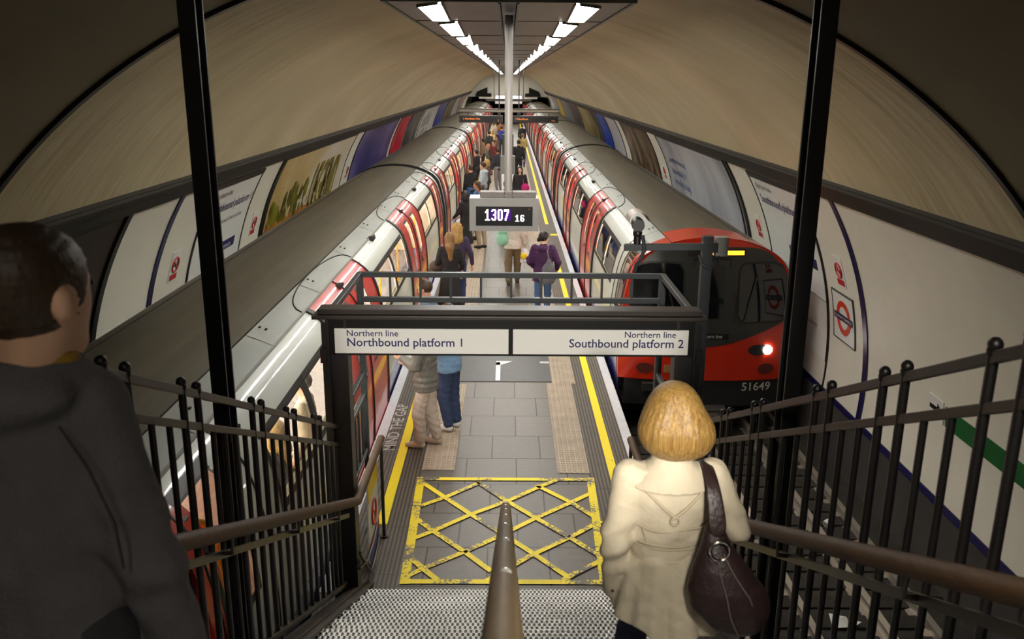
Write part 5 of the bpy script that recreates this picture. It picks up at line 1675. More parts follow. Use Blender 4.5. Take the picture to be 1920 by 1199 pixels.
def person(label, loc, yaw, h, skin_='fair', hair=('short', 'brown'), top=('jacket', None), legs=('trousers', None), shoes=None,
           arms=None, stride=(.0, .0), lean=0.0, head_yaw=0.0, head_tilt=0.0, vox=.014, face=True, hem=.86, puff=0.0, hood=False, foot_z=(0, 0),
           lofts=None, folds=None, group=None, collar=True, girth=1.0, seated=False):
    e = empty('person', loc, yaw)
    e.scale = (h / 1.75,) * 3
    tag(e, label, 'person', group)
    S = math.sin(lean); Cc = math.cos(lean)
    hipz = .93
    def up(x, y, z):                                # lean of the upper body about the hips
        return (x, y * Cc + (z - hipz) * S, hipz + (z - hipz) * Cc - y * S)
    hc = np.array(up(0, .02, 1.635))
    neck = up(0, -.01, 1.46)
    sh = {-1: up(-.165 * girth, 0, 1.415), 1: up(.165 * girth, 0, 1.415)}
    arms = arms or {}
    A = {}
    for s in (-1, 1):
        el, wr = arms.get(s, ((s * .235, -.03, 1.14), (s * .235, .05, .90)))
        A[s] = (sh[s], up(*el), up(*wr))
    L = {}
    for i, s in enumerate((-1, 1)):
        st_ = stride[i]
        hip = (s * .085, 0, .92)
        if seated:
            kn = (s * .11, .44, .50 - 0.0); an = (s * .11, .42, .09)
            L[s] = (hip, kn, an)
        else:
            an = (s * .095, -.03 + st_, .085 + foot_z[i] + (.03 if st_ < -.1 else 0))
            mid = Vector(hip).lerp(Vector(an), .52)
            kn = (mid.x + s * .012, mid.y + .035 + max(0, foot_z[i]) * .5, mid.z)
            L[s] = (hip, kn, an)
    cy, sy = math.cos(head_yaw), math.sin(head_yaw)
    def hd(x, y, z):                                # point relative to the head centre, turned and tilted
        y, z = y * math.cos(head_tilt) + z * math.sin(head_tilt) * 1.0, z * math.cos(head_tilt) - y * math.sin(head_tilt)
        return (hc[0] + x * cy + y * sy, hc[1] - x * sy + y * cy, hc[2] + z)
    ex = .12
    ylo, yhi = (-.45, .55)
    lo = (-.55, ylo, -.02 if not seated else 0.0); hi = (.55, yhi + (.2 if seated else 0), 1.86)
    # body: head, neck, trunk, limbs as one surface
    b = SDF((-.42, ylo + .1, 0.0), (.42, yhi + (.2 if seated else 0), 1.80), vox)
    b.ell(hc + np.array([0, -.008, .022]), (.075, .096, .096), yaw=-head_yaw)
    b.cap(hd(0, .035, -.03), .062, hd(0, .05, -.085), .040, k=.04)
    if face:
        b.cap(hd(0, .092, .005), .010, hd(0, .110, -.032), .014, k=.015)
        b.cap(hd(-.03, .088, .028), .012, hd(.03, .088, .028), .012, k=.02)
        for s in (-1, 1): b.ell(hd(s * .078, -.008, -.018), (.012, .018, .030), k=.008, yaw=-head_yaw)
    b.cap(hd(0, -.012, -.06), .052, up(0, -.015, 1.42), .056, k=.03)
    b.cap(up(-.10, 0, 1.38), .070, up(.10, 0, 1.38), .070, k=.05)
    b.cap(up(0, 0, 1.32), .105, up(0, 0, 1.02), .095, k=.05)
    b.cap((-.05, 0, .95), .10, (.05, 0, .95), .10, k=.04)
    hb = MB()
    for s in (-1, 1):
        a_, e_, w_ = A[s]
        b.cap(a_, .045, e_, .036, k=.02).cap(e_, .036, w_, .024, k=.01)
        h_, k_, n_ = L[s]
        b.cap(h_, .078, k_, .050, k=.03).cap(k_, .050, n_, .034, k=.02)
        b.cap(n_, .034, (n_[0] * 1.15, n_[1] + .12, n_[2] - .05), .025, k=.02)
        d = Vector(w_) - Vector(e_)
        hand(hb, w_, d, -s, curl=.6)
    sdf_obj('body', b, SKIN[skin_], e, extra=hb, relax=1)
    if face:
        mb = MB()
        for s in (-1, 1): mb.ball(hd(s * .030, .098, .012), .0095, 8, 5)
        mb.build('eyes', M_EYE, e, local=True, smooth=True)
        mb = MB(); mb.tube([hd(-.022, .088, -.058), hd(0, .098, -.057), hd(.022, .088, -.058)], [.004, .006, .004], 6); mb.build('mouth', M_LIP, e, local=True, smooth=True)
    # hair
    style, hcol = hair
    if style != 'bald':
        g = SDF(hc + np.array([-.20, -.24, -.45]), hc + np.array([.20, .20, .19]), min(vox, .012))
        g.ell(hc + np.array([0, -.014, .026]), (.087, .107, .106), yaw=-head_yaw)
        # face opening
        n = np.array([sy, cy, 0]); up_ = np.array([0, 0, 1.0])
        if style == 'short':
            nn = .80 * n - .62 * up_
            g.cut(nn, float(nn @ (hc + n * .055 + up_ * .03)))
            g.cut((0, 0, -1), -(hc[2] - .075))
        else:
            if style == 'long':
                g.cap(hd(0, -.05, .0), .082, hd(0, -.085, -.16), .085, k=.05).cap(hd(0, -.085, -.16), .085, hd(.0, -.115, -.40), .045, k=.04)
                g.cap(hd(-.068, -.0, .0), .035, hd(-.075, .0, -.16), .028, k=.03).cap(hd(.068, 0, 0), .035, hd(.075, 0, -.16), .028, k=.03)
            elif style == 'bob':
                g.cap(hd(0, -.03, -.02), .10, hd(0, -.045, -.10), .095, k=.05)
                g.cap(hd(-.07, .0, .0), .042, hd(-.08, .005, -.11), .036, k=.03).cap(hd(.07, 0, 0), .042, hd(.08, .005, -.11), .036, k=.03)
            elif style == 'curly':
                g.cap(hd(0, -.03, -.0), .115, hd(0, -.06, -.20), .12, k=.05); g.rough(.010, 44, 3)
            elif style == 'tied':
                g.ell(hd(0, -.105, -.04), (.04, .04, .045), k=.03)
            face_g = g.ell_g(hd(0, .085, -.035), (.066, .085, .098), yaw=-head_yaw)
            g.sub(face_g)
        if style != 'curly': g.rough(.0018, 120, 5)
        sdf_obj('hair', g, HAIR[hcol], e, relax=1)
    elif style == 'bald':
        pass
    # trousers / skirt
    kind, lm = legs
    if kind in ('trousers', 'wide'):
        t = SDF((-.30, -.40, .04), (.30, .50 + (.15 if seated else 0), 1.08), vox)
        t.cap((-.055, -.005, .96), .118 * girth, (.055, -.005, .96), .118 * girth, k=.03)
        w = 1.0 if kind == 'trousers' else 1.25
        for s in (-1, 1):
            h_, k_, n_ = L[s]
            t.cap((h_[0], h_[1] - .01, h_[2] - .03), .098, k_, .070 * w, k=.025).cap(k_, .070 * w, (n_[0], n_[1] - .01, n_[2] + .035), .056 * w, k=.03)
        t.rough(.0028, 34, 8)
        t.cut((0, 0, 1), 1.03); t.cut((0, 0, -1), -.060)
        sdf_obj('trousers', t, lm, e)
    elif kind == 'skirt':
        t = SDF((-.40, -.40, .10), (.40, .40, 1.08), vox)
        t.loft([(1.02, .14, .115, 0, 0), (.90, .175, .135, 0, 0), (.30, .26, .22, 0, .0)], fold=lambda th, z: 1 + .05 * np.sin(9 * th + 3 * z) * np.clip((.9 - z) * 1.6, 0, 1))
        sdf_obj('skirt', t, lm, e)
    # shoes
    for s in (-1, 1):
        n_ = L[s][2]
        q = SDF((n_[0] - .12, n_[1] - .16, n_[2] - .09), (n_[0] + .12, n_[1] + .26, n_[2] + .10), .010)
        q.cap((n_[0], n_[1] - .03, n_[2] - .03), .048, (n_[0] * 1.05, n_[1] + .08, n_[2] - .045), .042, k=.02)
        q.cap((n_[0] * 1.05, n_[1] + .08, n_[2] - .045), .042, (n_[0] * 1.15, n_[1] + .165, n_[2] - .055), .034, k=.02)
        q.cut((0, 0, -1), -(n_[2] - .085)); q.cut((0, 0, 1), n_[2] + .03)
        sdf_obj('shoe', q, shoes or mat('shoe_dark', srgb(36, 32, 30), rough=.5), e)
    # upper garment
    kind, tm = top
    j = SDF((-.56, -.40, hem - .06), (.56, .55, 1.60), vox)
    F = folds or (lambda th, z: 1 + .012 * np.sin(5 * th + 24 * z) + .01 * np.sin(31 * z + 2 * th))
    rows = lofts or [(1.46, .075, .07, 0, -.012), (1.42, .155 * girth, .085, 0, -.005), (1.34, .185 * girth, .118, 0, 0), (1.2, .172 * girth, .122, 0, .004), (1.05, .160 * girth, .118, 0, .004),
                     (.95, .172 * girth, .128, 0, 0), (hem - .04, .178 * girth + .02 * max(0, .9 - hem) * 5, .135, 0, 0)]
    rr = []
    for z, rx, ry, cx, cy_ in rows:
        q = up(cx, cy_, z) if z > hipz else (cx, cy_, z)
        rr.append((q[2], rx + puff, ry + puff, q[0], q[1]))
    j.loft(rr, fold=F)
    for s in (-1, 1):
        a_, e_, w_ = A[s]
        j.cap(a_, .066 + puff, e_, .054 + puff * .8, k=.035).cap(e_, .054 + puff * .8, Vector(e_).lerp(Vector(w_), .93), .042 + puff * .6, k=.02)
    if collar: j.cap(up(-.035, -.03, 1.465), .050, up(.035, -.03, 1.465), .050, k=.02)
    if hood: j.ell(up(0, -.10, 1.43), (.115, .075, .07), k=.03)
    if puff > .0225:
        j.f = j.f + .0035 * np.sin(j.Z * 70)
    j.rough(.0022, 40, 2)
    j.cut((0, 0, -1), -hem)
    sdf_obj({'jacket': 'jacket', 'coat': 'coat', 'sweater': 'sweater', 'shirt': 'shirt'}[kind], j, tm, e)
    return e

C_ = cloth
# ---- the couple by the left platform edge
person('person in a puffy grey quilted jacket and beige jogging trousers beside the yellow line', (-1.0, 10.18, 0.006), math.radians(74), 1.68, 'fair', ('short', 'brown'),
       ('jacket', C_('quilt_grey', (118, 116, 112), rough=.5)), ('wide', C_('beige_jersey', (206, 190, 178))), mat('shoe_beige', srgb(206, 190, 168), rough=.7),
       arms={-1: ((-.24, .06, 1.17), (-.14, .26, 1.24)), 1: ((.25, .05, 1.15), (.06, .25, 1.12))}, vox=.012, puff=.024, hem=.80, hood=True, stride=(.10, -.06))
person('person in a light blue top and blue jeans standing behind the quilted jacket', (-.75, 10.74, 0.006), math.radians(60), 1.72, 'fair', ('short', 'brown'),
       ('sweater', C_('sky_blue', (128, 166, 204))), ('wide', C_('denim', (50, 66, 100))), mat('shoe_white', srgb(224, 222, 220), rough=.6), vox=.012,
       arms={-1: ((-.2, .16, 1.16), (-.10, .30, 1.20)), 1: ((.22, .0, 1.14), (.22, .10, .92))}, hem=.84, puff=.022)
person('man with short brown hair and a grey blue collar looking down behind the gate rail', (-1.10, 11.95, 0.003), math.radians(70), 1.75, 'fair', ('short', 'brown'),
       ('sweater', C_('grey_blue', (108, 124, 142))), ('trousers', C_('navy_cotton', (44, 48, 62))), None, head_tilt=.35, vox=.013, lean=.08)
# ---- the women beside the second doors
person('woman with long brown hair and black top by the left train doors', (-1.10, 16.25, 0.003), math.radians(12), 1.70, 'fair', ('long', 'darkblond'),
       ('sweater', C_('black_knit', (22, 20, 22))), ('skirt', C_('black_skirt', (26, 24, 26))), None, vox=.014, hem=.97,
       arms={-1: ((-.24, .03, 1.15), (-.18, .22, 1.02)), 1: ((.25, 0, 1.14), (.26, .08, .92))})
person('woman with curly blonde hair in a purple and black top and jeans', (-1.0, 17.1, 0.003), math.radians(5), 1.74, 'fair', ('curly', 'blond'),
       ('sweater', C_('plum_knit', (58, 46, 76))), ('trousers', C_('denim_dark', (44, 58, 104))), None, vox=.014, hem=.84,
       arms={1: ((.27, -.02, 1.13), (.30, .04, .90))})
mb = MB(); mb.ball((0, 0, 0), .16, 14, 9, sc=(1, .9, .8)); mb.ball((.1, .02, -.12), .12, 12, 8); mb.ball((-.08, .0, -.1), .11, 12, 8)
o = mb.build('fur_bundle', cloth('brown_fur', (66, 54, 46), bump=.8), smooth='all'); o.location = (-1.34, 16.35, 1.02)
tag(o, 'dark furry bundle held beside the woman with long brown hair', 'coat')
person('woman in a long black skirt and black jacket stepping towards the left train', (-1.12, 22.75, 0.003), math.radians(62), 1.68, 'pale', ('bob', 'dark'),
       ('jacket', C_('black_wool', (24, 22, 24))), ('skirt', C_('long_black_skirt', (20, 18, 20))), mat('shoe_tan', srgb(150, 96, 54), rough=.6), vox=.016, stride=(-.12, .15),
       arms={-1: ((-.2, .10, 1.16), (-.12, .30, 1.0)), 1: ((.22, .04, 1.14), (.15, .22, 1.02))})
person('person in a grey coat and beige trousers half hidden behind the clock', (-.72, 23.6, 0.0), math.radians(40), 1.76, 'fair', ('short', 'brown'),
       ('jacket', C_('mid_grey_wool', (98, 92, 90))), ('trousers', C_('beige_cotton', (176, 156, 132))), None, vox=.016)
# ---- walking away in the middle
pb = person('person in a white jacket and khaki cargo trousers walking away under the clock', (.13, 19.3, 0.0), math.radians(-2), 1.74, 'fair', ('short', 'dark'),
       ('jacket', C_('white_cotton', (220, 212, 200))), ('wide', C_('khaki', (112, 96, 70))), mat('shoe_brown', srgb(78, 56, 40), rough=.7), vox=.014, stride=(-.10, .14),
       arms={1: ((.25, .0, 1.15), (.27, .05, .93)), -1: ((-.26, .0, 1.15), (-.24, .10, .96))}, hem=.83, puff=.022)
s = SDF((-.2, -.14, -.24), (.2, .14, .24), .013); s.ell((0, 0, 0), (.135, .085, .17)).cap((-.06, -.02, .16), .05, (.06, -.02, .16), .05)
bp_ = sdf_obj('backpack', s, cloth('mint', (146, 206, 178)), None); bp_.location = (-.11, 19.08, 1.08)
tag(bp_, 'mint green rucksack on the back of the walker in the white jacket', 'bag')
mb = MB()
for dx in (-.06, .06): mb.tube([(-.11 + dx, 19.08, 1.26), (-.06 + dx, 19.16, 1.42), (-.04 + dx, 19.28, 1.43)], .012, 6)
mb.build('strap', cloth('mint', (146, 206, 178)), bp_, smooth=True)
s = SDF((-.2, -.12, -.26), (.2, .12, .2), .012); s.loft([(-.19, .14, .07, 0, 0), (-.05, .15, .08, 0, 0), (.12, .05, .03, 0, 0)]); s.cap((0, 0, .10), .018, (0, 0, .17), .014); s.rough(.004, 30, 3)
cb = sdf_obj('carrier_bag', s, mat('carrier_white', srgb(222, 222, 226), rough=.4), None); cb.location = (.40, 19.36, .68)
mb = MB(); mb.tube([(.515 + .07 * math.cos(a), 19.275, .63 + .07 * math.sin(a)) for a in lin(0, 2 * PI, 16)[:-1]], .012, 6, closed=True)
mb.v = []; mb.f = []; mb.m = []
mb.ball((.375, 19.29, .65), .08, 14, 8, sc=(1, .35, 1)); mb.build('yellow_print', M_YEL, cb, smooth=True)
mb = MB(); mb.ball((.445, 19.30, .60), .06, 12, 8, sc=(1, .4, .8)); mb.build('blue_print', M_BLUE, cb, smooth=True)
tag(cb, 'white carrier bag with yellow and blue print held by the walker', 'bag')
pl_ = person('woman in a purple hooded coat and blue jeans looking to the right', (.70, 16.5, 0.0), math.radians(-8), 1.68, 'pale', ('tied', 'dark'),
       ('coat', C_('aubergine', (66, 28, 72))), ('trousers', C_('denim_mid', (70, 98, 142))), None, vox=.012, head_yaw=1.15, hem=.74, hood=True, girth=1.05, puff=.018,
       arms={-1: ((-.27, .0, 1.13), (-.20, .16, 1.0)), 1: ((.30, .0, 1.14), (.27, .14, .98))})
s = SDF((-.22, -.14, -.32), (.22, .14, .3), .012); s.loft([(-.27, .12, .07, 0, 0), (-.15, .165, .09, 0, 0), (.05, .11, .06, .02, 0), (.22, .03, .03, .03, 0)]); s.rough(.005, 26, 4)
gb = sdf_obj('shoulder_bag', s, cloth('slate_bag', (98, 96, 104)), None); gb.location = (.78, 16.28, .98)
mb = MB(); mb.tube([(.80, 16.28, 1.17), (.77, 16.33, 1.34), (.79, 16.42, 1.40), (.80, 16.5, 1.385)], .014, 6); mb.build('strap', cloth('slate_bag', (98, 96, 104)), gb, smooth=True)
tag(gb, 'grey slouch bag hanging from the shoulder of the purple coat', 'bag')

# ---- the crowd further along
FAR = [
 ('man with brown hair in a blue jacket near the left doors beyond the clock', (-.86, 24.9), 75, 1.70, 'tan', ('short', 'brown'), ('jacket', (62, 96, 150)), ('trousers', (48, 48, 56)), 0),
 ('man seen from behind in a black sweater and blue jeans', (-1.24, 29.2), 30, 1.75, 'fair', ('short', 'brown'), ('sweater', (26, 26, 28)), ('trousers', (58, 84, 130)), 0),
 ('young man in a pale blue and white hooded top', (-.84, 30.2), 70, 1.75, 'fair', ('short', 'brown'), ('jacket', (190, 206, 218)), ('trousers', (160, 164, 172)), 1),
 ('blonde woman behind the pale hooded top', (-.76, 32.6), 80, 1.64, 'fair', ('bob', 'blond'), ('jacket', (96, 74, 66)), ('trousers', (60, 56, 56)), 0),
 ('man in a navy jacket and grey trousers carrying a pink paper', (-.42, 36.2), 35, 1.80, 'tan', ('short', 'brown'), ('jacket', (40, 42, 54)), ('trousers', (128, 122, 122)), 0),
 ('bald man in a black jacket with pale stripes', (-.86, 39.2), 100, 1.76, 'tan', ('bald', 'grey'), ('jacket', (42, 40, 38)), ('trousers', (58, 54, 54)), 0),
 ('dark haired man close to the left train doors', (-1.30, 36.4), 60, 1.70, 'tan', ('short', 'dark'), ('jacket', (40, 38, 42)), ('trousers', (44, 42, 46)), 0),
 ('tall man in a dark suit in the far crowd', (-1.04, 48.6), 40, 1.80, 'fair', ('short', 'dark'), ('jacket', (52, 48, 46)), ('trousers', (50, 46, 44)), 0),
 ('man in a brown jacket beside the dark suit', (-.58, 46.4), 110, 1.75, 'tan', ('short', 'brown'), ('jacket', (86, 62, 48)), ('trousers', (56, 50, 48)), 0),
 ('blonde woman in a cream jacket far along the platform', (-.90, 51.4), 20, 1.70, 'fair', ('bob', 'blond'), ('jacket', (214, 196, 140)), ('trousers', (70, 66, 66)), 0),
 ('person in a blue anorak beyond the pole', (-.38, 54), 10, 1.78, 'fair', ('short', 'brown'), ('jacket', (48, 60, 140)), ('trousers', (48, 46, 52)), 0),
 ('person in a burgundy jacket in the far crowd', (-.70, 42.6), 150, 1.68, 'fair', ('short', 'dark'), ('jacket', (110, 44, 48)), ('trousers', (52, 48, 50)), 0),
 ('person in a tan coat near the far left doors', (-1.22, 43.5), 80, 1.70, 'tan', ('short', 'dark'), ('jacket', (142, 112, 84)), ('trousers', (52, 50, 50)), 0),
 ('woman with long dark hair and a magenta bag right of the pole', (.42, 29.6), 170, 1.68, 'pale', ('long', 'dark'), ('jacket', (34, 28, 32)), ('skirt', (34, 30, 36)), 0),
 ('man in black seen from behind right of the pole', (.50, 40.8), -5, 1.82, 'fair', ('short', 'dark'), ('jacket', (28, 26, 30)), ('trousers', (30, 30, 36)), 0),
 ('person in a khaki jacket and jeans right of the pole', (.78, 46.8), -5, 1.76, 'fair', ('short', 'darkblond'), ('jacket', (172, 154, 96)), ('trousers', (54, 60, 92)), 0),
 ('dark haired person far off beside the right yellow line', (.92, 57.6), 0, 1.72, 'fair', ('short', 'dark'), ('jacket', (38, 42, 46)), ('trousers', (40, 40, 46)), 0),
 ('person in a dark blue jacket just behind the clock pole', (-.05, 25.6), 10, 1.64, 'fair', ('short', 'brown'), ('jacket', (44, 54, 84)), ('trousers', (44, 44, 52)), 0),
 ('person in a pale grey coat near the far end of the platform', (-.95, 60), 20, 1.72, 'fair', ('short', 'brown'), ('jacket', (168, 160, 150)), ('trousers', (60, 56, 56)), 0),
 ('person in an orange brown jacket near the far end', (-.55, 62), 40, 1.74, 'tan', ('short', 'dark'), ('jacket', (160, 96, 56)), ('trousers', (50, 48, 50)), 0),
]
for i, (lab, (x, y), yd, h, sk, hr, tp, lg, hood) in enumerate(FAR):
    rs = random.Random(i)
    person(lab, (x, y, 0.006 if -1.005 < x < -.615 or .615 < x < .995 else .002), math.radians(yd), h, sk, hr, (tp[0], C_('far_top_%d' % i, tp[1])), (lg[0], C_('far_legs_%d' % i, lg[1])), None,
           vox=.020 if y < 38 else .024, face=y < 40, hood=bool(hood), stride=(rs.uniform(-.1, .05), rs.uniform(-.05, .12)),
           arms={1: ((.24, .02, 1.15), (.17, .24, 1.05))} if i % 3 == 0 else None, girth=1.0 + .1 * rs.random())
s = SDF((-.2, -.12, -.2), (.2, .12, .2), .018); s.ell((0, 0, 0), (.14, .07, .15))
o = sdf_obj('handbag', s, cloth('magenta', (196, 36, 118)), None); o.location = (.60, 29.45, .98)
tag(o, 'bright magenta handbag carried right of the clock pole', 'bag')
mb = MB(); mb.tube([(.54, 29.45, 1.10), (.52, 29.5, 1.28), (.51, 29.58, 1.38)], .01, 6); mb.build('strap', cloth('magenta', (196, 36, 118)), o, smooth=True)

# ---- passengers seated in the near carriage
person('seated passenger in a beige coat behind the near carriage window', (-2.02, 8.1, .02), math.radians(90), 1.68, 'fair', ('short', 'brown'), ('coat', C_('stone_coat', (176, 160, 140))), ('trousers', C_('stone_trousers', (70, 64, 62))),
       None, vox=.016, seated=True, hem=.84)
person('seated passenger with long blonde hair and a dark top behind the near carriage window', (-2.02, 7.0, .02), math.radians(90), 1.62, 'fair', ('long', 'blond'), ('sweater', C_('black_jersey', (30, 28, 32))), ('trousers', C_('dark_trousers', (44, 40, 46))),
       None, vox=.016, seated=True, hem=.88)
# ------------------------------------------------------------------ woman in the trench coat
M_TRENCH = mat('beige_trench_cotton', srgb(200, 188, 164), rough=.75, noise=.10, nscale=7, bump=.55, bscale=11)
M_SEAM = mat('trench_seam', srgb(180, 168, 144), rough=.8)
M_BAG = mat('dark_brown_leather', srgb(52, 36, 36), rough=.42, noise=.3, nscale=12, bump=.2, bscale=50)
M_PIPE = mat('bag_piping', srgb(104, 88, 86), rough=.5)
M_CHROME = mat('chrome_ring', srgb(220, 214, 214), rough=.15, metal=1.0)
WX, WY, WZ = .625, 3.0, RISE * 11
wom = empty('person', (WX, WY, WZ))
tag(wom, 'woman with a blonde bob in a beige trench coat walking down the stairs', 'person')
# built in metres, feet at 0, facing +Y; one step down with the left foot
head = np.array([.0, .02, 1.515])
b = SDF((-.40, -.25, -.20), (.40, .45, 1.70), .011)
b.ell(head + np.array([0, -.005, .02]), (.073, .092, .094)).cap(head + np.array([0, .035, -.03]), .058, head + np.array([0, .05, -.08]), .036, k=.04)
b.cap(head + np.array([0, .09, .0]), .009, head + np.array([0, .108, -.034]), .012, k=.012)
b.cap(head + np.array([0, -.01, -.06]), .050, (0, -.01, 1.33), .055)
b.cap((-.10, 0, 1.25), .050, (.10, 0, 1.25), .050, k=.03).cap((0, 0, 1.25), .10, (0, 0, .92), .10, k=.05)
arm = {-1: ((-.155, 0, 1.265), (-.205, -.03, 1.02), (-.192, .03, .80)), 1: ((.158, 0, 1.27), (.255, -.03, 1.07), (.215, .16, 1.0))}
leg = {-1: ((-.08, 0, .86), (-.09, .20, .42), (-.09, .22, -.162 + .08)), 1: ((.08, 0, .86), (.09, .06, .46), (.09, -.05, .08))}
hb = MB()
for s in (-1, 1):
    a_, e_, w_ = arm[s]
    b.cap(a_, .042, e_, .034, k=.02).cap(e_, .034, w_, .023, k=.01)
    h_, k_, n_ = leg[s]
    b.cap(h_, .078, k_, .05, k=.03).cap(k_, .05, n_, .034, k=.02).cap(n_, .034, (n_[0], n_[1] + .12, n_[2] - .05), .024, k=.02)
    hand(hb, w_, Vector(w_) - Vector(e_) + Vector((0, .05, 0)), -s, curl=.8, s=.95)
sdf_obj('body', b, SKIN['pale'], wom, extra=hb, relax=1)
mb = MB()
for s in (-1, 1): mb.ball(tuple(head + np.array([s * .03, .096, .01])), .009, 8, 5)
mb.build('eyes', M_EYE, wom, local=True, smooth=True)
# bob: rounded, fuller at the ends, swinging
g = SDF((-.22, -.24, 1.25), (.22, .20, 1.70), .0065)
g.ell(head + np.array([0, -.012, .022]), (.102, .115, .112))
g.ell(head + np.array([0, -.030, -.055]), (.134, .118, .105), k=.06)
g.ell(head + np.array([.03, -.030, -.068]), (.122, .105, .095), k=.04)
th = np.arctan2(g.X - head[0], -(g.Y - head[1]))
g.f = g.f + .0012 * np.sin(34 * th + 5 * np.sin(6 * g.Z)) + .0008 * np.sin(71 * th + 2)
g.cut((.10, 0, -1), .10 * head[0] - (head[2] - .142))
g.sub(g.ell_g(head + np.array([0, .10, -.045]), (.062, .09, .11)))
HB = mat('hair_blonde_bob', srgb(170, 136, 76), rough=.36, noise=.6, nscale=5, stretch=(26, 26, .7), bump=.3, bscale=14, col2=srgb(96, 68, 32))
sdf_obj('hair', g, HB, wom, relax=1)
# jeans and shoes
t = SDF((-.26, -.25, -.16), (.26, .45, .98), .012)
t.cap((-.05, 0, .88), .095, (.05, 0, .88), .095)
for s in (-1, 1):
    h_, k_, n_ = leg[s]
    t.cap(h_, .080, k_, .062, k=.02).cap(k_, .066, (n_[0], n_[1], n_[2] + .0), .054, k=.02)
t.rough(.003, 30, 2)
sdf_obj('jeans', t, cloth('dark_navy_denim', (34, 40, 72)), wom)
for s in (-1, 1):
    n_ = leg[s][2]
    q = SDF((n_[0] - .1, n_[1] - .14, n_[2] - .09), (n_[0] + .1, n_[1] + .24, n_[2] + .08), .010)
    q.cap((n_[0], n_[1] - .02, n_[2] - .03), .045, (n_[0], n_[1] + .08, n_[2] - .045), .038).cap((n_[0], n_[1] + .08, n_[2] - .045), .038, (n_[0], n_[1] + .16, n_[2] - .055), .03)
    q.cut((0, 0, -1), -(n_[2] - .08))
    sdf_obj('shoe', q, mat('shoe_dark', srgb(36, 32, 30), rough=.5), wom)
# coat
def cfold(th, z):
    low = np.clip((1.0 - z) * 2.6, 0, 1)
    return 1 + low * (.060 * np.sin(9 * th + 1.2) + .030 * np.sin(17 * th + 4 * z)) + (1 - low) * (.006 * np.sin(4 * th + 30 * z))
j = SDF((-.36, -.26, .56), (.38, .30, 1.42), .0075)
j.loft([(1.345, .062, .062, 0, -.005), (1.318, .125, .078, 0, -.01), (1.285, .160, .098, 0, -.008), (1.20, .166, .118, 0, -.004), (1.10, .152, .116, 0, 0), (1.03, .140, .106, 0, 0), (1.0, .138, .104, 0, 0),
        (.96, .156, .118, 0, 0), (.85, .195, .158, .01, .02), (.60, .250, .225, .02, .05)], fold=cfold)
for s in (-1, 1):
    a_, e_, w_ = arm[s]
    j.cap((a_[0], a_[1], a_[2] + .012), .062, e_, .056, k=.03)
    cu = Vector(e_).lerp(Vector(w_), 1.12 if s < 0 else .9)
    j.cap(e_, .056, tuple(cu), .046, k=.02)
# soft sleeve creases
for s in (-1, 1):
    a_, e_, w_ = arm[s]
    d = np.sqrt((j.X - e_[0]) ** 2 + (j.Y - e_[1]) ** 2 + (j.Z - e_[2]) ** 2)
    j.f = j.f + .0085 * np.exp(-(d / .15) ** 2) * np.sin(62 * (j.Z + .5 * s * j.X) + 4 * j.Y)
# gathers above and below the belt, drag lines from the shoulders
gx = j.X / .15
j.f = j.f + .0050 * np.exp(-((j.Z - 1.045) / .05) ** 2) * np.sin(46 * j.X + 3 * np.sin(9 * j.Z)) + .0045 * np.exp(-((j.Z - .93) / .06) ** 2) * np.sin(52 * j.X + 1)
j.f = j.f + .0035 * np.exp(-((j.Z - 1.17) / .09) ** 2) * np.sin(38 * (j.Z + .8 * np.abs(j.X)))
w_ = Vector(arm[-1][1]).lerp(Vector(arm[-1][2]), 1.12)
hemz = .63 - .42 * np.minimum(j.X, 0) + .15 * np.maximum(j.X, 0) + .012 * np.sin(5 * np.arctan2(j.Y, j.X))
body_zone = (np.sqrt((j.X - w_.x) ** 2 + (j.Y - w_.y) ** 2) > .075) | (j.Z < .70)
j.f = np.maximum(j.f, np.where(j.Z < .9, hemz - j.Z + .10 * np.clip(-j.X - .02, 0, .2) * 0 , -1))
j.rough(.0012, 55, 6)
sdf_obj('coat', j, M_TRENCH, wom, relax=1)
q = SDF((-.24, -.16, 1.24), (.24, .14, 1.42), .007)
q.loft([(1.255, .172, .122, 0, -.014), (1.295, .140, .102, 0, -.012), (1.345, .082, .078, 0, -.01), (1.372, .072, .070, 0, -.005)])
q.sub(q.ell_g((0, .01, 1.38), (.062, .06, .06)))
q.cut((0, 1, 0), .06)
sdf_obj('collar', q, M_TRENCH, wom, relax=1)
def back_pt(x, z, off=.004):
    rows = [(1.285, .160, .098, -.008), (1.20, .166, .118, -.004), (1.10, .152, .116, 0), (1.03, .140, .106, 0), (1.0, .138, .104, 0), (.96, .150, .112, 0)][::-1]
    zs = [r[0] for r in rows]
    rx, ry, cy = (float(np.interp(z, zs, [r[i] for r in rows])) for i in (1, 2, 3))
    c = max(0.05, 1 - (x / rx) ** 2)
    return (x, cy - ry * math.sqrt(c) - off, z)
mb = MB()
mb.grid(lambda a, z: (.145 * math.sin(a) , -.0 - .112 * math.cos(a), z), lin(-1.9, 1.9, 24), [.965, 1.0, 1.022]); 
mb.grid(lambda a, z: (.141 * math.sin(a) , -.0 - .107 * math.cos(a), z), lin(-1.9, 1.9, 24), [.965, 1.022]); mb.build('belt', M_TRENCH, wom, local=True, smooth='all', fix=False)
mb = MB()
V0 = (.0, 1.165)
for s in (-1, 1):
    mb.tube([back_pt(s * t * .115, V0[1] + t * .10, .006) for t in lin(0, 1, 8)], .006, 6)
mb.tube([back_pt(.016 * math.cos(a), V0[1] - .014 + .016 * math.sin(a), .010) for a in lin(0, 2 * PI, 14)[:-1]], .004, 6, closed=True)
mb.tube([back_pt(x, 1.105 + .006 * math.sin(x * 30), .003) for x in lin(-.13, .13, 14)], .0045, 5)
mb.tube([back_pt(x, 1.035, .004) for x in lin(-.125, .125, 14)], .004, 5)
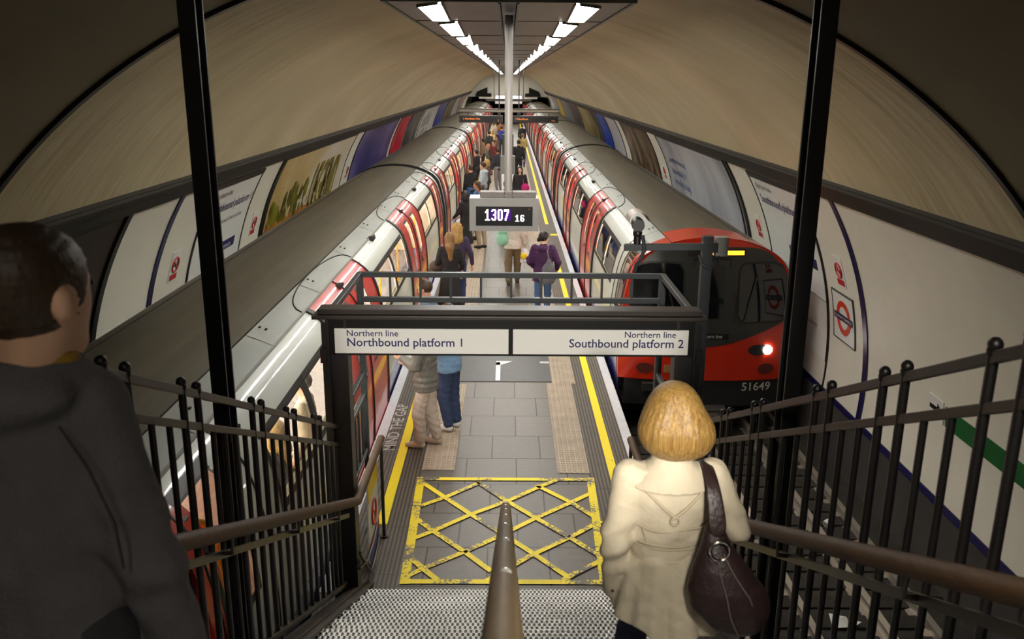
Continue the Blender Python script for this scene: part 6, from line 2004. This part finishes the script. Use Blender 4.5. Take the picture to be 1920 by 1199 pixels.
for s in (-1, 1): mb.tube([back_pt(s * (.11 - .02 * t), 1.10 - .07 * t, .003) for t in lin(0, 1, 5)], .003, 5)
for zb in (.966, 1.021):
    mb.tube([(.1465 * math.sin(a), -.1135 * math.cos(a), zb) for a in lin(-1.9, 1.9, 24)], .0028, 5)
mb.build('seams', M_SEAM, wom, local=True, smooth=True)
mb = MB()
c = Vector(arm[-1][1]).lerp(Vector(arm[-1][2]), 1.05)
for dx in (-.012, .012): mb.ball((c.x + dx, c.y - .05, c.z), .007, 8, 5, sc=(1, .5, 1))
mb.build('cuff_buttons', mat('brown_button', srgb(70, 50, 38), rough=.3), wom, local=True, smooth=True)

# ------------------------------------------------------------------ her hobo bag
bg = empty('shoulder_bag', (.82, 2.82, 2.70))
tag(bg, 'dark brown leather hobo bag with a chrome ring on the trench coat shoulder', 'bag')
s = SDF((.58, 2.68, 2.46), (1.08, 2.98, 2.98), .008)
s.loft([(2.505, .060, .030, .87, 2.815), (2.53, .095, .055, .865, 2.815), (2.62, .140, .078, .830, 2.81), (2.70, .142, .080, .815, 2.81), (2.78, .105, .064, .790, 2.82), (2.86, .058, .042, .772, 2.835), (2.93, .034, .024, .765, 2.85)], k=.02)
s.ell((.90, 2.815, 2.62), (.075, .06, .07), k=.05)
s.f = s.f + .003 * np.sin(28 * s.X + 9 * s.Z) * np.clip((2.9 - s.Z) * 5, 0, 1)
sdf_obj('pouch', s, M_BAG, bg).location = (-.82, -2.82, -2.70)
mb = MB()
def bagp(u, z, off=.004):
    zs = [2.505, 2.53, 2.62, 2.70, 2.78, 2.86]
    rx = float(np.interp(z, zs, [.060, .095, .140, .142, .105, .058])); cx = float(np.interp(z, zs, [.87, .865, .83, .815, .79, .772])); ry = float(np.interp(z, zs, [.030, .055, .078, .080, .064, .042])); cy = float(np.interp(z, zs, [2.815, 2.815, 2.81, 2.81, 2.82, 2.835]))
    return (cx + rx * u, cy - ry * math.sqrt(max(.05, 1 - u * u)) - off, z)
mb.tube([bagp(-.15 + .1 * t, 2.85 - .34 * t) for t in lin(0, 1, 14)], .0035, 6)
mb.tube([bagp(.25 + .40 * t, 2.85 - .26 * t) for t in lin(0, 1, 14)], .0035, 6)
mb.build('piping', M_PIPE, bg, smooth=True)
mb = MB(); mb.tube([(.774 + .035 * math.cos(a), 2.778, 2.868 + .038 * math.sin(a)) for a in lin(0, 2 * PI, 26)[:-1]], .0065, 8, closed=True); mb.build('ring', M_CHROME, bg, smooth=True)
mb = MB()
path = [(.772, 2.80, 2.90), (.763, 2.82, 3.0), (.756, 2.862, 3.08), (.752, 2.93, 3.122), (.752, 3.0, 3.128), (.757, 3.07, 3.10), (.77, 3.09, 3.0)]
for a, b_ in zip(path[:-1], path[1:]): pass
L_, R_ = [], []
wd = [.040, .034, .027, .026, .026, .026, .026]
for i, p in enumerate(path):
    L_.append((p[0] - wd[i], p[1], p[2])); R_.append((p[0] + wd[i], p[1], p[2] - (.010 if 2 < i < 5 else 0)))
mb.grid(lambda t, k: tuple(Vector((L_ if k == 0 else R_)[int(t)])), list(range(len(path))), [0, 1])
o = mb.build('strap', M_BAG, bg, smooth='all')
md = o.modifiers.new('thick', 'SOLIDIFY'); md.thickness = .008
md2 = o.modifiers.new('sub', 'SUBSURF'); md2.levels = 2; md2.render_levels = 2

# ------------------------------------------------------------------ man in the grey jacket
M_JACKET = mat('charcoal_fleece', srgb(92, 89, 92), rough=.92, noise=.2, nscale=11, bump=.35, bscale=120)
M_TEE = mat('mustard_collar', srgb(150, 116, 38), rough=.9)
MX, MY, MZ = -.965, 1.62, RISE * 15
man = empty('person', (MX, MY, MZ))
man['label'] = 'man with cropped hair in a charcoal jacket walking down at the left of the stairs'; man['category'] = 'person'
k = 1.0
head = np.array([.095, -.07, 1.672])
HYAW = .27
cy, sy = math.cos(HYAW), math.sin(HYAW)
hd = lambda x, y, z: (head[0] + x * cy + y * sy, head[1] - x * sy + y * cy, head[2] + z)
b = SDF((-.42, -.30, .0), (.44, .35, 1.86), .011)
b.ell(head + np.array([0, -.004, .028]), (.080, .103, .104), yaw=-HYAW).cap(hd(0, .035, -.03), .066, hd(0, .058, -.090), .044, k=.04)
b.cap(hd(0, .098, .004), .011, hd(0, .116, -.034), .016, k=.014).cap(hd(-.03, .092, .03), .013, hd(.03, .092, .03), .013, k=.02)
for s in (-1, 1):
    b.ell(hd(s * .088, -.030, .004), (.016, .022, .036), k=.006, yaw=-HYAW)
b.cap(hd(0, -.020, -.05), .060, (.05, -.05, 1.48), .066, k=.03)
b.cap((-.11, -.02, 1.43), .075, (.11, -.02, 1.43), .075, k=.05).cap((0, -.02, 1.38), .11, (0, 0, 1.0), .11, k=.05)
arm = {-1: ((-.14, -.03, 1.43), (-.175, -.05, 1.13), (-.165, .06, .88)), 1: ((.155, -.03, 1.435), (.238, -.05, 1.12), (.258, .03, .84))}
leg = {-1: ((-.09, 0, .94), (-.10, .12, .52), (-.10, .0, .085)), 1: ((.09, 0, .94), (.10, .02, .62), (.10, -.22, RISE + .085))}
hb = MB()
for s in (-1, 1):
    a_, e_, w_ = arm[s]
    b.cap(a_, .045, e_, .038, k=.02).cap(e_, .038, w_, .027, k=.01)
    h_, k_, n_ = leg[s]
    b.cap(h_, .08, k_, .052, k=.03).cap(k_, .052, n_, .036, k=.02).cap(n_, .036, (n_[0], n_[1] + .13, n_[2] - .05), .026, k=.02)
    hand(hb, w_, Vector(w_) - Vector(e_), -s, curl=.7, s=1.05)
sdf_obj('body', b, SKIN['fair'], man, extra=hb, relax=2)
mb = MB()
for s in (-1, 1): mb.ball(hd(s * .031, .103, .013), .010, 8, 5)
mb.build('eyes', M_EYE, man, local=True, smooth=True)
mb = MB(); mb.tube([hd(-.024, .092, -.060), hd(0, .103, -.059), hd(.024, .092, -.060)], [.004, .006, .004], 6); mb.build('mouth', M_LIP, man, local=True, smooth=True)
g = SDF(head + np.array([-.16, -.18, -.16]), head + np.array([.16, .18, .19]), .0065)
g.ell(head + np.array([0, -.008, .032]), (.0905, .113, .113), yaw=-HYAW)
g.ell(head + np.array([-.01 * cy, -.05, .06]), (.075, .08, .085), k=.02, yaw=-HYAW)
n = np.array([sy, cy, 0]); u_ = np.array([0, 0, 1.0])
nn = .86 * n - .50 * u_
g.cut(nn, float(nn @ (head + n * .052 + u_ * .035)))
nb = -.35 * n - .94 * u_
nlow = np.array([.0, .0, -1.0]); g.cut(nlow, -(head[2] - .085))
for s in (-1, 1): g.sub(g.ell_g(hd(s * .098, -.012, -.004), (.034, .040, .050), yaw=-HYAW))
g.rough(.0016, 150, 5)
sdf_obj('hair', g, HAIR['cropped'], man, relax=1)
t = SDF((-.28, -.40, .03), (.28, .36, 1.1), .014)
t.cap((-.055, 0, .97), .125, (.055, 0, .97), .125)
for s in (-1, 1):
    h_, k_, n_ = leg[s]
    t.cap(h_, .105, k_, .078, k=.025).cap(k_, .078, (n_[0], n_[1], n_[2] - .02), .066, k=.03)
sdf_obj('trousers', t, cloth('dark_cord', (46, 44, 48)), man)
for s in (-1, 1):
    n_ = leg[s][2]
    q = SDF((n_[0] - .11, n_[1] - .15, n_[2] - .09), (n_[0] + .11, n_[1] + .26, n_[2] + .08), .011)
    q.cap((n_[0], n_[1] - .02, n_[2] - .03), .05, (n_[0], n_[1] + .09, n_[2] - .043), .044).cap((n_[0], n_[1] + .09, n_[2] - .043), .044, (n_[0], n_[1] + .18, n_[2] - .052), .036)
    q.cut((0, 0, -1), -(n_[2] - .085))
    sdf_obj('shoe', q, mat('shoe_dark', srgb(36, 32, 30), rough=.5), man)
q = SDF((-.14, -.18, 1.42), (.20, .12, 1.62), .008)
q.cap((.04, -.05, 1.48), .080, (.08, -.055, 1.55), .071, k=.02); q.cut((0, .35, 1), 1.552)
sdf_obj('tee_collar', q, M_TEE, man)
j = SDF((-.42, -.34, .74), (.44, .30, 1.62), .009)
j.loft([(1.565, .085, .085, .06, -.055), (1.53, .120, .105, .045, -.05), (1.48, .165, .120, .02, -.035), (1.40, .185, .142, 0, -.025), (1.2, .188, .148, 0, -.01), (1.02, .184, .140, 0, 0), (.78, .19, .145, 0, 0)],
       fold=lambda th, z: 1 + .012 * np.sin(4 * th + 18 * z) + .008 * np.sin(27 * z + 3 * th))
for s in (-1, 1):
    a_, e_, w_ = arm[s]
    j.cap(a_, .074, e_, .064, k=.04).cap(e_, .064, Vector(e_).lerp(Vector(w_), .98), .052, k=.02)
    d = np.sqrt((j.X - e_[0]) ** 2 + (j.Y - e_[1]) ** 2 + (j.Z - e_[2]) ** 2)
    j.f = j.f + .006 * np.exp(-(d / .16) ** 2) * np.sin(48 * (j.Z + .6 * s * j.X))
j.ell((.04, -.13, 1.505), (.13, .07, .055), k=.03)
j.sub(j.ell_g((0.075, -.045, 1.625), (.088, .090, .085)))
j.rough(.0022, 26, 3)
j.cut((0, 0, -1), -.80)
sdf_obj('jacket', j, M_JACKET, man, relax=2)
mb = MB()
mb.tube([(.150, -.150, 1.455), (.20, -.165, 1.38), (.232, -.155, 1.26), (.24, -.16, 1.17)], .003, 5)
mb.build('seam', mat('jacket_seam', srgb(44, 42, 46), rough=.9), man, local=True, smooth=True)
